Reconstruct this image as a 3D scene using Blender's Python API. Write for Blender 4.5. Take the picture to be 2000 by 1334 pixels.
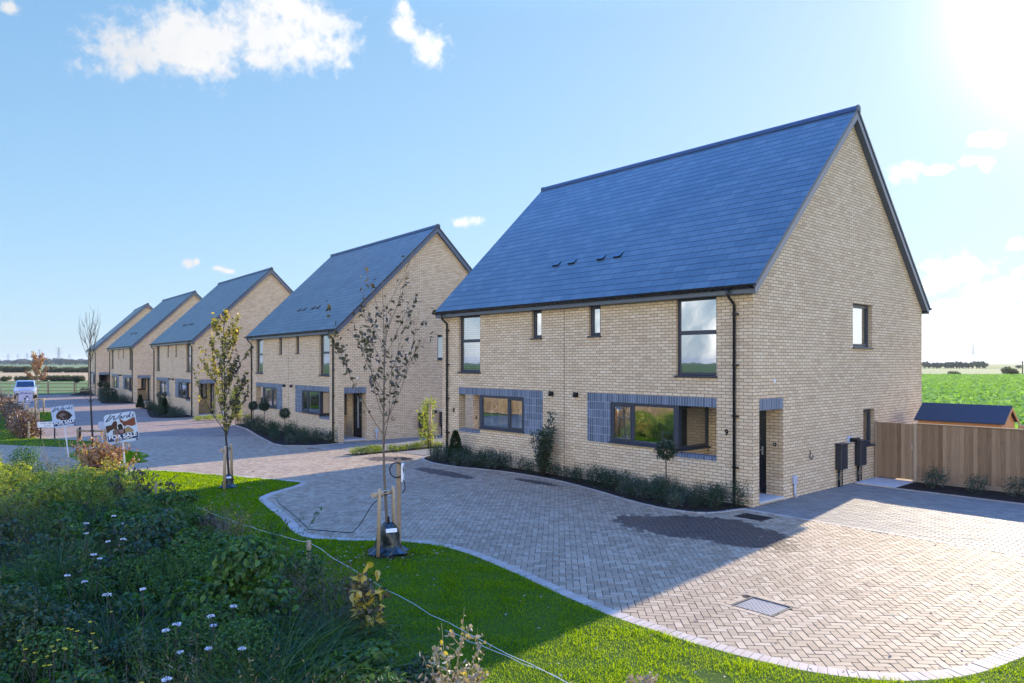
import bpy, bmesh, math, random
import numpy as np
from mathutils import Vector, Matrix

S = bpy.context.scene
for o in list(bpy.data.objects):
    bpy.data.objects.remove(o)
COL = S.collection
R = math.radians

# ------------------------------------------------------------------ camera, world, sun, exposure
CAM = Vector((8.516, -14.586, 3.2)); YAW = R(48.645); FPX = 1416.6; Y0 = 708.7
cd = bpy.data.cameras.new('camera'); cam = bpy.data.objects.new('camera', cd); COL.objects.link(cam)
cam.location = CAM; cam.rotation_euler = (R(90), 0, YAW)
cd.sensor_width = 36; cd.lens = FPX/2000*36; cd.shift_y = (Y0-667)/2000
cd.clip_start = .1; cd.clip_end = 30000
S.camera = cam

SUN_AZ = R(8.25)      # turned from +Y towards -X
SUN_EL = R(22.9)
SUN_DIR = Vector((-math.sin(SUN_AZ)*math.cos(SUN_EL), math.cos(SUN_AZ)*math.cos(SUN_EL), math.sin(SUN_EL)))
SKY_STRENGTH = .14
SUN_STRENGTH = 3.4
ld = bpy.data.lights.new('sun', 'SUN'); sun = bpy.data.objects.new('sun', ld); COL.objects.link(sun)
ld.energy = SUN_STRENGTH; ld.angle = R(.5); ld.color = (1, .84, .60)
sun.rotation_euler = SUN_DIR.to_track_quat('Z', 'Y').to_euler(); sun.location = (0, 30, 40)
S.view_settings.view_transform = 'Standard'; S.view_settings.look = 'None'
S.view_settings.exposure = 1.57; S.view_settings.gamma = 1

def pdir(px, py):
    r = Vector(((px-1000)/FPX, 1, -(py-Y0)/FPX))
    c, s = math.cos(YAW), math.sin(YAW)
    return Vector((r.x*c - r.y*s, r.x*s + r.y*c, r.z))

class NT:
    def __init__(s, tree): s.t = tree; s.n = tree.nodes; s.l = tree.links
    def new(s, typ, **kw):
        n = s.n.new(typ)
        for k, v in kw.items():
            if k == 'inp':
                for i, x in v.items():
                    if isinstance(x, bpy.types.NodeSocket): s.l.new(x, n.inputs[i])
                    else: n.inputs[i].default_value = x
            else: setattr(n, k, v)
        return n
    def math(s, op, a, b=None, c=None, clamp=False):
        n = s.new('ShaderNodeMath', operation=op, use_clamp=clamp)
        for i, x in enumerate((a, b, c)):
            if x is None: continue
            if isinstance(x, bpy.types.NodeSocket): s.l.new(x, n.inputs[i])
            else: n.inputs[i].default_value = x
        return n.outputs[0]
    def mix(s, f, a, b, typ='MIX'):
        n = s.new('ShaderNodeMix', data_type='RGBA', blend_type=typ)
        for i, x in ((0, f), (6, a), (7, b)):
            if isinstance(x, bpy.types.NodeSocket): s.l.new(x, n.inputs[i])
            else: n.inputs[i].default_value = x if i == 0 else (*x[:3], 1)
        return n.outputs[2]
    def ramp(s, f, stops, interp='LINEAR'):
        n = s.new('ShaderNodeValToRGB'); r = n.color_ramp; r.interpolation = interp
        while len(r.elements) < len(stops): r.elements.new(.5)
        for e, (p, c) in zip(r.elements, stops):
            e.position = p; e.color = (*c, 1) if len(c) == 3 else c
        s.l.new(f, n.inputs[0]); return n.outputs[0]
    def noise(s, vec, scale, detail=4, rough=.55, dist=0):
        n = s.new('ShaderNodeTexNoise', inp={'Scale': scale, 'Detail': detail, 'Roughness': rough, 'Distortion': dist})
        if vec is not None: s.l.new(vec, n.inputs['Vector'])
        return n.outputs['Fac']

W_ = bpy.data.worlds.new('World'); S.world = W_; W_.use_nodes = True
w = NT(W_.node_tree); w.n.clear()
sky = w.new('ShaderNodeTexSky', sky_type='NISHITA', sun_disc=False, sun_elevation=SUN_EL, sun_rotation=-SUN_AZ,
            altitude=0, air_density=1.0, dust_density=.4, ozone_density=5.0)
geo = w.new('ShaderNodeTexCoord').outputs['Generated']
sep = w.new('ShaderNodeSeparateXYZ', inp={0: geo})
az = w.math('ARCTAN2', sep.outputs[0], sep.outputs[1])
el = w.math('ARCSINE', sep.outputs[2])
ae = w.new('ShaderNodeCombineXYZ', inp={0: az, 1: el}).outputs[0]
CLOUDS = [(270,100,90,50),(390,75,110,85),(500,70,110,80),(590,95,95,50),(655,85,50,22),(560,20,110,40),(215,92,82,60),(330,85,95,68),(440,78,110,72),(560,66,120,62),(640,45,70,42),(390,120,120,34),(520,115,100,34),(600,88,80,30),(250,130,35,30),
          (790,55,42,34),(835,96,46,36),(786,15,20,24),(20,15,26,16),(903,434,30,12),(922,431,34,15),(368,516,13,12),(384,512,10,9),(425,525,17,7),(446,530,14,6),
          (1765,335,44,26),(1822,332,34,12),(1915,274,24,16),(1945,270,26,19),(1900,312,26,13),(1925,320,22,15),(1990,560,40,16),(1880,600,60,22),(1820,560,40,18),(1970,700,90,10),(1860,690,70,9),(1865,528,88,34),(1990,476,34,16),(1960,565,80,26),(1930,600,70,24),(1850,640,130,44),(1960,650,120,50),(1995,530,30,16)]
M = None
nz1 = w.noise(geo, 13, 8, .62, .6); nz2 = w.noise(geo, 34, 6, .6); nz3 = w.noise(geo, 80, 5, .6)
for (px, py, rx, ry) in CLOUDS:
    d = pdir(px, py).normalized(); a0 = math.atan2(d.x, d.y); e0 = math.asin(d.z)
    k = math.sqrt(pdir(px, py).length_squared)
    ra = rx/FPX/(1+((px-1000)/FPX)**2); re = ry/FPX/k
    mp = w.new('ShaderNodeMapping', vector_type='TEXTURE', inp={0: ae, 1: (a0, e0, 0), 3: (ra, re, 1)})
    ln = w.new('ShaderNodeVectorMath', operation='LENGTH', inp={0: mp.outputs[0]})
    M = ln.outputs['Value'] if M is None else w.math('SMOOTH_MIN', M, ln.outputs['Value'], .25)
nn = w.math('ADD', w.math('MULTIPLY', w.math('SUBTRACT', nz1, .5), 1.5), w.math('ADD', w.math('MULTIPLY', w.math('SUBTRACT', nz2, .5), 1.3), w.math('MULTIPLY', w.math('SUBTRACT', nz3, .5), 1.5)))
dens = w.math('ADD', w.math('SUBTRACT', 1.0, M), nn)
mask = w.new('ShaderNodeMapRange', interpolation_type='SMOOTHSTEP', inp={0: dens, 1: -.08, 2: .85}).outputs[0]
# broken low cloud out of view, spread and brightened as added fill light
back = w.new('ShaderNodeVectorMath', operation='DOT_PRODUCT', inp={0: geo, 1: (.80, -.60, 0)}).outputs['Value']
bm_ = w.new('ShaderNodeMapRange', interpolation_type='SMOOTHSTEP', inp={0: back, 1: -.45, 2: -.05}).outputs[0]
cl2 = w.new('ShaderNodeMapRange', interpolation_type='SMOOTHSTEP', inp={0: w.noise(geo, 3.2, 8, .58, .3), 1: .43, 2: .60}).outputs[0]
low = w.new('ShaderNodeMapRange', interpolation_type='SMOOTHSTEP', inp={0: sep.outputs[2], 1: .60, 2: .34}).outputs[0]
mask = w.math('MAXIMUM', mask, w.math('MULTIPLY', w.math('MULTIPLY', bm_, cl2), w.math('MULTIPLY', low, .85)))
shade = w.ramp(w.noise(geo, 8, 7, .55, .4), [(.34, (.84, .88, .94)), (.5, (.95, .965, .985)), (.6, (1, 1, 1))])
# soft shoulder on the sky's own radiance, channel by channel (the air near the sun must not run away)
hi = w.new('ShaderNodeMapRange', interpolation_type='SMOOTHSTEP', inp={0: sep.outputs[2], 1: .42, 2: .70}).outputs[0]   # overhead, out of view: boosted blue added to tint the shade
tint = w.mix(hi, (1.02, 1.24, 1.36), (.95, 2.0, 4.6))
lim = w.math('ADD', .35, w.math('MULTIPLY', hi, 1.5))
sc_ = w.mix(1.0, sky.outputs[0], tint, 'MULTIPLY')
sp = w.new('ShaderNodeSeparateXYZ', inp={0: sc_})
chs = []
for i in range(3):
    c_ = w.math('MULTIPLY', sp.outputs[i], SKY_STRENGTH)
    chs.append(w.math('DIVIDE', c_, w.math('ADD', 1.0, w.math('DIVIDE', c_, w.math('MULTIPLY', lim, (.92, 1.16, 1.42)[i])))))
skyc = w.new('ShaderNodeCombineXYZ', inp={0: chs[0], 1: chs[1], 2: chs[2]}).outputs[0]
# circumsolar aureole
sd = w.math('MAXIMUM', w.new('ShaderNodeVectorMath', operation='DOT_PRODUCT', inp={0: geo, 1: tuple(SUN_DIR)}).outputs['Value'], 0.0)
aur = w.math('ADD', w.math('MULTIPLY', w.math('POWER', sd, 220.), 1.1), w.math('MULTIPLY', w.math('POWER', sd, 30.), .02))
skyc = w.new('ShaderNodeVectorMath', operation='ADD', inp={0: skyc, 1: w.new('ShaderNodeCombineXYZ', inp={0: aur, 1: w.math('MULTIPLY', aur, .96), 2: w.math('MULTIPLY', aur, .9)}).outputs[0]}).outputs[0]
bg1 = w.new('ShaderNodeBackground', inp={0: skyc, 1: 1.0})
shade = w.mix(bm_, shade, w.mix(1.0, shade, (1.0, .92, .80), 'MULTIPLY'))  # unseen cloud warmed to tint its fill light
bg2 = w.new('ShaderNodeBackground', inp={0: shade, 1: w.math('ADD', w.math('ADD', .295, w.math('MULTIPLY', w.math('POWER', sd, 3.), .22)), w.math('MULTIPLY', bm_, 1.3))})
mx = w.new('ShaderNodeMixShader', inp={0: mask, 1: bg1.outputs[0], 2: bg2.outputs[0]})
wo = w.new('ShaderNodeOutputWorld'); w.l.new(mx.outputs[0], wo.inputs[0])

# ------------------------------------------------------------------ ground height and picture-to-ground lookup (offline survey numbers)
def smooth(t): t = max(0., min(1., t)); return t*t*(3-2*t)
def gz(x, y=0): return -.26*smooth((-11-x)/8.)
def gz_np(x): t = np.clip((-11-x)/8., 0, 1); return -.26*t*t*(3-2*t)
def G(px, py, h=0):
    d = pdir(px, py); z = 0
    for _ in range(6):
        t = (z+h-CAM.z)/d.z; p = CAM+d*t; z = gz(p.x)
    return (p.x, p.y, z)

# ------------------------------------------------------------------ mesh helpers
def link(o, parent=None):
    COL.objects.link(o)
    if parent is not None: o.parent = parent
    return o
def tag(o, label=None, cat=None, group=None, kind=None):
    if label: o['label'] = label
    if cat: o['category'] = cat
    if group: o['group'] = group
    if kind: o['kind'] = kind
    return o
def empty(name, loc=(0, 0, 0), rz=0, label=None, cat=None, group=None):
    o = bpy.data.objects.new(name, None); o.empty_display_size = .2
    o.location = loc; o.rotation_euler = (0, 0, rz); link(o); return tag(o, label, cat, group)
def copy_tree(o, parent=None):
    c = o.copy(); link(c, parent)
    if parent is not None: c.matrix_parent_inverse = o.matrix_parent_inverse.copy()
    for ch in o.children: copy_tree(ch, c)
    return c

def mesh_np(name, V, F, mat, parent=None, smooth_=False):
    V = np.ascontiguousarray(V, dtype=np.float32); F = np.ascontiguousarray(F, dtype=np.int32)
    me = bpy.data.meshes.new(name); m, k = F.shape
    me.vertices.add(len(V)); me.vertices.foreach_set('co', V.ravel())
    me.loops.add(m*k); me.loops.foreach_set('vertex_index', F.ravel())
    me.polygons.add(m); me.polygons.foreach_set('loop_start', np.arange(0, m*k, k, dtype=np.int32))
    me.polygons.foreach_set('use_smooth', np.full(m, bool(smooth_)))
    me.materials.append(mat); me.update(calc_edges=True); me.validate()
    return link(bpy.data.objects.new(name, me), parent)

class MB:
    def __init__(s): s.v = []; s.f = []; s.uv = []; s.sm = []
    def poly(s, pts, uv=None, sm=False):
        b = len(s.v); s.v += [tuple(p) for p in pts]; s.f.append(list(range(b, b+len(pts)))); s.uv.append(uv); s.sm.append(sm)
    def box(s, x0, x1, y0, y1, z0, z1, M=None, skip=''):
        P = [Vector((x, y, z)) for z in (z0, z1) for y in (y0, y1) for x in (x0, x1)]
        if M is not None: P = [M @ p for p in P]
        for nm, q in (('b', (0, 2, 3, 1)), ('t', (4, 5, 7, 6)), ('f', (0, 1, 5, 4)), ('k', (2, 6, 7, 3)), ('l', (0, 4, 6, 2)), ('r', (1, 3, 7, 5))):
            if nm not in skip: s.poly([P[i] for i in q])
    def bbox(s, x0, x1, y0, y1, z0, z1, c=.01, M=None):
        # box with chamfered edges
        P = {}
        X, Y, Z = (x0, x1), (y0, y1), (z0, z1)
        def pt(i, j, k, ax):
            x = X[i]; y = Y[j]; z = Z[k]
            if ax != 0: x += c*(1-2*i)
            if ax != 1: y += c*(1-2*j)
            if ax != 2: z += c*(1-2*k)
            p = Vector((x, y, z)); return M @ p if M is not None else p
        for i in (0, 1): s.poly([pt(i, 0, 0, 0), pt(i, 1, 0, 0), pt(i, 1, 1, 0), pt(i, 0, 1, 0)])
        for j in (0, 1): s.poly([pt(0, j, 0, 1), pt(1, j, 0, 1), pt(1, j, 1, 1), pt(0, j, 1, 1)])
        for k in (0, 1): s.poly([pt(0, 0, k, 2), pt(1, 0, k, 2), pt(1, 1, k, 2), pt(0, 1, k, 2)])
        for i in (0, 1):
            for j in (0, 1): s.poly([pt(i, j, 0, 0), pt(i, j, 1, 0), pt(i, j, 1, 1), pt(i, j, 0, 1)])
            for k in (0, 1): s.poly([pt(i, 0, k, 0), pt(i, 1, k, 0), pt(i, 1, k, 2), pt(i, 0, k, 2)])
        for j in (0, 1):
            for k in (0, 1): s.poly([pt(0, j, k, 1), pt(1, j, k, 1), pt(1, j, k, 2), pt(0, j, k, 2)])
        for i in (0, 1):
            for j in (0, 1):
                for k in (0, 1): s.poly([pt(i, j, k, 0), pt(i, j, k, 1), pt(i, j, k, 2)])
    def tube(s, path, rad, n=8, cap=True):
        path = [Vector(p) for p in path]
        if not isinstance(rad, (list, tuple)): rad = [rad]*len(path)
        b = len(s.v); up = None
        for i, p in enumerate(path):
            d = (path[min(i+1, len(path)-1)]-path[max(i-1, 0)])
            d = d.normalized() if d.length > 1e-9 else Vector((0, 0, 1))
            if up is None: up = Vector((1, 0, 0)) if abs(d.x) < .9 else Vector((0, 1, 0))
            a = (up - d*up.dot(d)).normalized(); c = d.cross(a); up = a
            for k in range(n):
                t = 2*math.pi*k/n; s.v.append(tuple(p + (a*math.cos(t)+c*math.sin(t))*rad[i]))
        for i in range(len(path)-1):
            for k in range(n):
                s.f.append([b+i*n+k, b+i*n+(k+1) % n, b+(i+1)*n+(k+1) % n, b+(i+1)*n+k]); s.uv.append(None); s.sm.append(True)
        if cap:
            s.f.append([b+k for k in range(n)][::-1]); s.uv.append(None); s.sm.append(False)
            e = b+(len(path)-1)*n; s.f.append([e+k for k in range(n)]); s.uv.append(None); s.sm.append(False)
    def bar(s, a, b, wd, n=4): s.tube([a, b], wd*.5*(1.414 if n == 4 else 1), n)
    def lathe(s, prof, c=(0, 0, 0), n=16, M=None):
        b = len(s.v); c = Vector(c)
        for r, z in prof:
            for k in range(n):
                t = 2*math.pi*k/n; p = Vector((r*math.cos(t), r*math.sin(t), z))
                if M is not None: p = M @ p
                s.v.append(tuple(p+c))
        for i in range(len(prof)-1):
            for k in range(n):
                s.f.append([b+i*n+k, b+i*n+(k+1) % n, b+(i+1)*n+(k+1) % n, b+(i+1)*n+k]); s.uv.append(None); s.sm.append(True)
    def prism(s, poly, a0, a1, axis='x', M=None):
        def P(p, a):
            v = {'x': Vector((a, p[0], p[1])), 'y': Vector((p[0], a, p[1])), 'z': Vector((p[0], p[1], a))}[axis]
            return M @ v if M is not None else v
        s.poly([P(p, a0) for p in poly]); s.poly([P(p, a1) for p in poly][::-1])
        for i in range(len(poly)):
            p, q = poly[i], poly[(i+1) % len(poly)]
            s.poly([P(p, a0), P(q, a0), P(q, a1), P(p, a1)])
    def build(s, name, mat, parent=None, uv=True):
        me = bpy.data.meshes.new(name); me.from_pydata(s.v, [], s.f); me.materials.append(mat)
        me.polygons.foreach_set('use_smooth', s.sm)
        if uv:
            L = me.uv_layers.new(name='UVMap').data
            for pi, p in enumerate(me.polygons):
                u = s.uv[pi]
                if u is not None:
                    for k, li in enumerate(p.loop_indices): L[li].uv = u[k]
                    continue
                n = p.normal; ax = max(range(3), key=lambda i: abs(n[i]))
                for li in p.loop_indices:
                    c = me.vertices[me.loops[li].vertex_index].co
                    L[li].uv = ((c.y, c.z), (c.x, c.z), (c.x, c.y))[ax]
        me.update()
        return link(bpy.data.objects.new(name, me), parent)

# ------------------------------------------------------------------ materials
MATS = {}
def mat(name):
    m = bpy.data.materials.new(name); m.use_nodes = True; t = NT(m.node_tree); t.n.clear()
    out = t.new('ShaderNodeOutputMaterial'); MATS[name] = m
    return m, t, out
def principled(t, out, **kw):
    p = t.new('ShaderNodeBsdfPrincipled')
    for k, v in kw.items():
        k = {'color': 'Base Color', 'rough': 'Roughness', 'spec': 'Specular IOR Level', 'metal': 'Metallic', 'normal': 'Normal', 'coat': 'Coat Weight'}[k]
        if isinstance(v, bpy.types.NodeSocket): t.l.new(v, p.inputs[k])
        else: p.inputs[k].default_value = (*v, 1) if isinstance(v, tuple) else v
    t.l.new(p.outputs[0], out.inputs[0]); return p
def plain(name, c, rough=.5, spec=.5, metal=0, var=.12, scale=6, bump=0):
    m, t, out = mat(name)
    tc = t.new('ShaderNodeTexCoord').outputs['Object']
    n = t.noise(tc, scale, 5, .6)
    col = t.mix(n, tuple(x*(1-var) for x in c), tuple(min(1, x*(1+var)) for x in c))
    kw = {}
    if bump: kw['normal'] = t.new('ShaderNodeBump', inp={'Strength': bump, 'Distance': .01, 'Height': t.noise(tc, scale*8, 4)}).outputs[0]
    rr = t.math('ADD', t.math('MULTIPLY', t.noise(tc, scale*2.3, 3), .16), rough-.08)
    principled(t, out, color=col, rough=rr, spec=spec, metal=metal, **kw); return m
def brick(name, stops, mortar, bw=.225, rh=.075, ms=.0055, offset=.5, rough=.85, spec=.25, bump=.5, big=.25, stain=None):
    m, t, out = mat(name)
    uv = t.new('ShaderNodeUVMap').outputs[0]
    tc = t.new('ShaderNodeTexCoord').outputs['Object']
    wob = t.new('ShaderNodeVectorMath', operation='SCALE', inp={0: t.new('ShaderNodeTexNoise', inp={'Vector': tc, 'Scale': 18., 'Detail': 2.}).outputs['Color'], 'Scale': .008})
    uvw = t.new('ShaderNodeVectorMath', operation='ADD', inp={0: uv, 1: wob.outputs[0]}).outputs[0]
    b = t.new('ShaderNodeTexBrick', offset=offset, inp={'Vector': uvw, 'Color1': (0, 0, 0, 1), 'Color2': (1, 1, 1, 1), 'Mortar': (.5, .5, .5, 1), 'Scale': 1.,
              'Mortar Size': ms, 'Mortar Smooth': .25, 'Bias': 0., 'Brick Width': bw, 'Row Height': rh})
    tone = b.outputs['Color']; fac = b.outputs['Fac']
    fine = t.noise(tc, 45, 4, .65); lrg = t.noise(tc, .55, 4, .6)
    mid = t.noise(tc, 7, 3, .6)
    f = t.math('ADD', t.math('MULTIPLY', tone, .72), t.math('MULTIPLY', fine, .28))
    col = t.ramp(f, stops)
    dark = t.math('SUBTRACT', 1.0, t.math('MULTIPLY', t.math('SUBTRACT', lrg, .35), big))
    col = t.mix(1.0, col, t.new('ShaderNodeCombineXYZ', inp={0: dark, 1: dark, 2: dark}).outputs[0], 'MULTIPLY')
    pit = t.new('ShaderNodeMapRange', inp={0: t.noise(tc, 60, 3, .7), 1: .62, 2: .72, 3: 0., 4: .45}).outputs[0]
    col = t.mix(pit, col, tuple(x*.9 for x in mortar))
    col = t.mix(fac, col, mortar)
    if stain: # efflorescence, a pale bloom low on the wall and in odd bricks
        pale = t.new('ShaderNodeMapRange', inp={0: t.math('MULTIPLY', tone, mid), 1: .56, 2: .66, 3: 0., 4: .5}).outputs[0]
        col = t.mix(t.math('MULTIPLY', pale, t.math('SUBTRACT', 1.0, fac)), col, stain)
    h = t.math('ADD', t.math('MULTIPLY', t.math('SUBTRACT', 1.0, fac), 1.0), t.math('MULTIPLY', fine, .45))
    nb = t.new('ShaderNodeBump', inp={'Strength': bump, 'Distance': .008, 'Height': h}).outputs[0]
    principled(t, out, color=col, rough=rough, spec=spec, normal=nb); return m

BRICK = brick('buff_brick', [(0., (.53, .375, .225)), (.25, (.66, .49, .30)), (.6, (.73, .56, .355)), (1., (.80, .64, .43))], (.26, .195, .145), ms=.0085, stain=(.78, .70, .60), bump=.7)
BLUEBRICK = brick('blue_brick', [(0., (.055, .075, .11)), (.5, (.10, .135, .19)), (1., (.17, .21, .27))], (.42, .44, .47), bw=.076, rh=.2165, ms=.0045, offset=0., rough=.5, spec=.4)
SOLDIER = brick('soldier_brick', [(0., (.05, .068, .10)), (.5, (.10, .135, .19)), (1., (.17, .21, .27))], (.42, .44, .47), bw=.076, rh=4., ms=.0045, offset=0., rough=.5, spec=.4)
SLATE = brick('roof_slate', [(0., (.050, .078, .080)), (.5, (.070, .104, .104)), (1., (.104, .142, .138))], (.018, .028, .042), bw=.40, rh=.25, ms=.0095, rough=.40, spec=.55, bump=.3, big=.55)
FRAME = plain('anthracite_frame', (.028, .036, .055), .38, .5)
BARGE = plain('barge_board', (.075, .10, .15), .32, .6)
GUTTER = plain('black_gutter', (.010, .011, .014), .28, .5)
RIDGE = plain('ridge_tile', (.035, .055, .095), .45, .5)
BOXMAT = plain('meter_box_plastic', (.022, .026, .036), .45, .4)
WHITE = plain('white_plastic', (.78, .78, .78), .4, .4, var=.04)
GREYPL = plain('grey_plastic', (.42, .46, .55), .45, .4)
CONC = plain('pale_concrete', (.50, .47, .42), .8, .2, var=.2, scale=9, bump=.2)
INTW = plain('interior_paint', (.60, .58, .54), .8, .2, var=.05)
INTF = plain('interior_floor', (.22, .17, .13), .6, .3)
DOORW = plain('white_door_paint', (.70, .72, .74), .4, .4, var=.03)
DOORM = plain('dark_door_paint', (.018, .022, .030), .25, .6)
CURT = plain('curtain_cloth', (.62, .58, .50), .9, .1)
METAL = plain('brushed_steel', (.5, .5, .52), .35, .5, 1)
SOIL = plain('bed_soil', (.030, .022, .016), .95, .1, var=.5, scale=14, bump=.6)
PINE = plain('weathered_timber', (.32, .235, .15), .8, .2, var=.3, scale=11, bump=.2)
def board_mat(name, stops):
    m, t, out = mat(name); g = t.new('ShaderNodeNewGeometry'); pos = g.outputs['Position']
    st = t.new('ShaderNodeMapping', inp={0: pos, 3: (14, 14, 1.2)}).outputs[0]
    grain = t.noise(st, 2.2, 5, .7); knot = t.new('ShaderNodeMapRange', inp={0: t.noise(pos, 7.5, 2, .5, .4), 1: .68, 2: .78, 3: 0., 4: .55}).outputs[0]
    f = t.math('ADD', t.math('MULTIPLY', g.outputs['Random Per Island'], .45), t.math('MULTIPLY', grain, .55))
    col = t.mix(knot, t.ramp(f, stops), (.05, .03, .018))
    principled(t, out, color=col, rough=.8, spec=.2, normal=t.new('ShaderNodeBump', inp={'Strength': .3, 'Distance': .004, 'Height': grain}).outputs[0]); return m
BOARD = board_mat('fence_board_timber', [(.2, (.17, .105, .058)), (.5, (.31, .205, .12)), (.8, (.42, .30, .19))])
POSTW = plain('pale_post_timber', (.42, .32, .21), .75, .2, var=.25, scale=12, bump=.2)
DARKW = plain('dark_timber', (.035, .028, .024), .8, .2, var=.3)
BLACK = plain('black_rubber', (.012, .012, .014), .5, .4)
BAGM = plain('green_bag_plastic', (.012, .022, .022), .28, .5, var=.4, bump=.2)
STRING = plain('white_string', (.75, .74, .68), .7, .2)
BARK = plain('bark', (.16, .125, .09), .85, .2, var=.35, scale=20, bump=.4)
BARKD = plain('dark_bark', (.055, .045, .036), .85, .2, var=.35, scale=20, bump=.4)
TWIG = plain('dry_stalk', (.40, .30, .17), .8, .2, var=.3)

def glass():
    m, t, out = mat('window_glass')
    lw = t.new('ShaderNodeLayerWeight', inp={0: .35}).outputs['Fresnel']
    f = t.new('ShaderNodeMapRange', inp={0: lw, 1: 0., 2: 1., 3: .46, 4: 1.}).outputs[0]
    tc = t.new('ShaderNodeTexCoord').outputs['Object']
    nb = t.new('ShaderNodeBump', inp={'Strength': .06, 'Distance': .02, 'Height': t.noise(tc, 1.6, 2)}).outputs[0]
    gl = t.new('ShaderNodeBsdfGlossy', inp={'Color': (.93, .96, 1, 1), 'Roughness': .004, 'Normal': nb})
    tr = t.new('ShaderNodeBsdfTransparent', inp={'Color': (.82, .86, .86, 1)})
    x = t.new('ShaderNodeMixShader', inp={0: f, 1: tr.outputs[0], 2: gl.outputs[0]}); t.l.new(x.outputs[0], out.inputs[0]); return m
GLASS = glass()
def foliage(name, stops, trans=.4, tcol=None, gloss=.06, rough=.45):
    m, t, out = mat(name)
    g = t.new('ShaderNodeNewGeometry'); rnd = g.outputs['Random Per Island']
    tc = t.new('ShaderNodeTexCoord').outputs['Object']
    f = t.math('ADD', t.math('MULTIPLY', rnd, .6), t.math('MULTIPLY', t.noise(tc, 2.2, 3), .4))
    col = t.ramp(f, stops)
    d = t.new('ShaderNodeBsdfDiffuse', inp={0: col})
    tl = t.mix(1.0, col, tcol or (1.5, 1.6, .7), 'MULTIPLY')
    tr = t.new('ShaderNodeBsdfTranslucent', inp={0: tl})
    a = t.new('ShaderNodeMixShader', inp={0: trans, 1: d.outputs[0], 2: tr.outputs[0]})
    gl = t.new('ShaderNodeBsdfGlossy', inp={'Roughness': rough})
    b = t.new('ShaderNodeMixShader', inp={0: gloss, 1: a.outputs[0], 2: gl.outputs[0]})
    t.l.new(b.outputs[0], out.inputs[0]); return m
F_LAWN = foliage('lawn_blades', [(0., (.03, .065, .003)), (.45, (.075, .135, .004)), (.8, (.15, .215, .006)), (1., (.24, .28, .02))], .84, (2.9, 2.6, .4), .004)
F_DARK = foliage('dark_leaves', [(0., (.010, .028, .012)), (.5, (.018, .045, .018)), (1., (.04, .08, .028))], .3, None, .035, .5)
F_BOX = foliage('topiary_leaves', [(0., (.010, .026, .010)), (.5, (.018, .042, .015)), (1., (.035, .065, .022))], .2, None, .08)
F_LAUREL = foliage('laurel_leaves', [(0., (.014, .032, .016)), (.5, (.028, .055, .026)), (1., (.05, .09, .04))], .25, None, .08, .38)
F_GREEN = foliage('weed_leaves', [(.1, (.011, .032, .006)), (.45, (.038, .10, .016)), (.75, (.09, .19, .03)), (1., (.20, .30, .06))], .4, (1.6, 1.6, .6), .03)
F_BLUE = foliage('bramble_leaves', [(.1, (.008, .022, .007)), (.5, (.028, .07, .02)), (.8, (.065, .13, .036)), (1., (.14, .21, .07))], .35, (1.4, 1.5, .7), .04)
F_GREY = foliage('dead_weed_stems', [(0., (.045, .040, .020)), (.5, (.11, .10, .05)), (1., (.21, .19, .10))], .2, (1.2, 1.1, .9))
F_LIGHT = foliage('sunlit_weed_leaves', [(.1, (.07, .11, .018)), (.5, (.20, .26, .04)), (1., (.42, .45, .11))], .5, (1.9, 1.7, .6), .02)  # brighter, yellower copy of the weed leaves, sunlight put into the colour
F_TALL = foliage('tall_grass', [(.1, (.012, .036, .008)), (.5, (.034, .09, .016)), (1., (.13, .20, .045))], .45, (1.6, 1.6, .6), .03)
F_HEDGEB = foliage('beech_hedge_leaves', [(0., (.06, .032, .02)), (.5, (.13, .075, .04)), (1., (.22, .15, .07))], .3, (1.3, 1.1, .8))
F_RED = foliage('russet_leaves', [(0., (.20, .075, .05)), (.4, (.34, .16, .10)), (.7, (.42, .30, .11)), (1., (.45, .36, .12))], .4, (1.4, 1.2, .8))
F_YEL = foliage('yellow_leaves', [(0., (.38, .27, .03)), (.5, (.58, .42, .05)), (1., (.66, .52, .12))], .4, (1.3, 1.2, .6))
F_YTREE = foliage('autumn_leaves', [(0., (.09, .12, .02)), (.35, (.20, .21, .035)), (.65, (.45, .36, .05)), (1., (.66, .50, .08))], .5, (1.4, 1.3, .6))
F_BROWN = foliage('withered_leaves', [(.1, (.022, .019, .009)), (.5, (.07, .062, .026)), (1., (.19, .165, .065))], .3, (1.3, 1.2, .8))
F_WITH = foliage('withered_pale_leaves', [(0., (.16, .11, .06)), (.4, (.30, .24, .16)), (.75, (.38, .34, .24)), (1., (.22, .34, .05))], .3, (1.3, 1.2, .8))
F_CROP = foliage('beet_leaves', [(0., (.06, .15, .02)), (.5, (.12, .24, .045)), (1., (.22, .36, .10))], .45, (1.6, 1.6, .7), .08)
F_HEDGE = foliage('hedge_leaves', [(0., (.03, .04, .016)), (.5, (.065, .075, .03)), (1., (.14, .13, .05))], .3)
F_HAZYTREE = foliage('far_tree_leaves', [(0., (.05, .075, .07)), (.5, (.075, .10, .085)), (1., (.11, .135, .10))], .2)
F_REED = foliage('dry_reed', [(0., (.26, .18, .09)), (.5, (.40, .28, .14)), (1., (.52, .39, .21))], .35, (1.2, 1.1, .8))
F_WHITE = foliage('white_petals', [(0., (.62, .64, .66)), (1., (.82, .82, .84))], .3, (1, 1, 1))
F_YFLOW = foliage('yellow_petals', [(0., (.62, .48, .02)), (1., (.8, .66, .04))], .3, (1, 1, 1))

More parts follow.
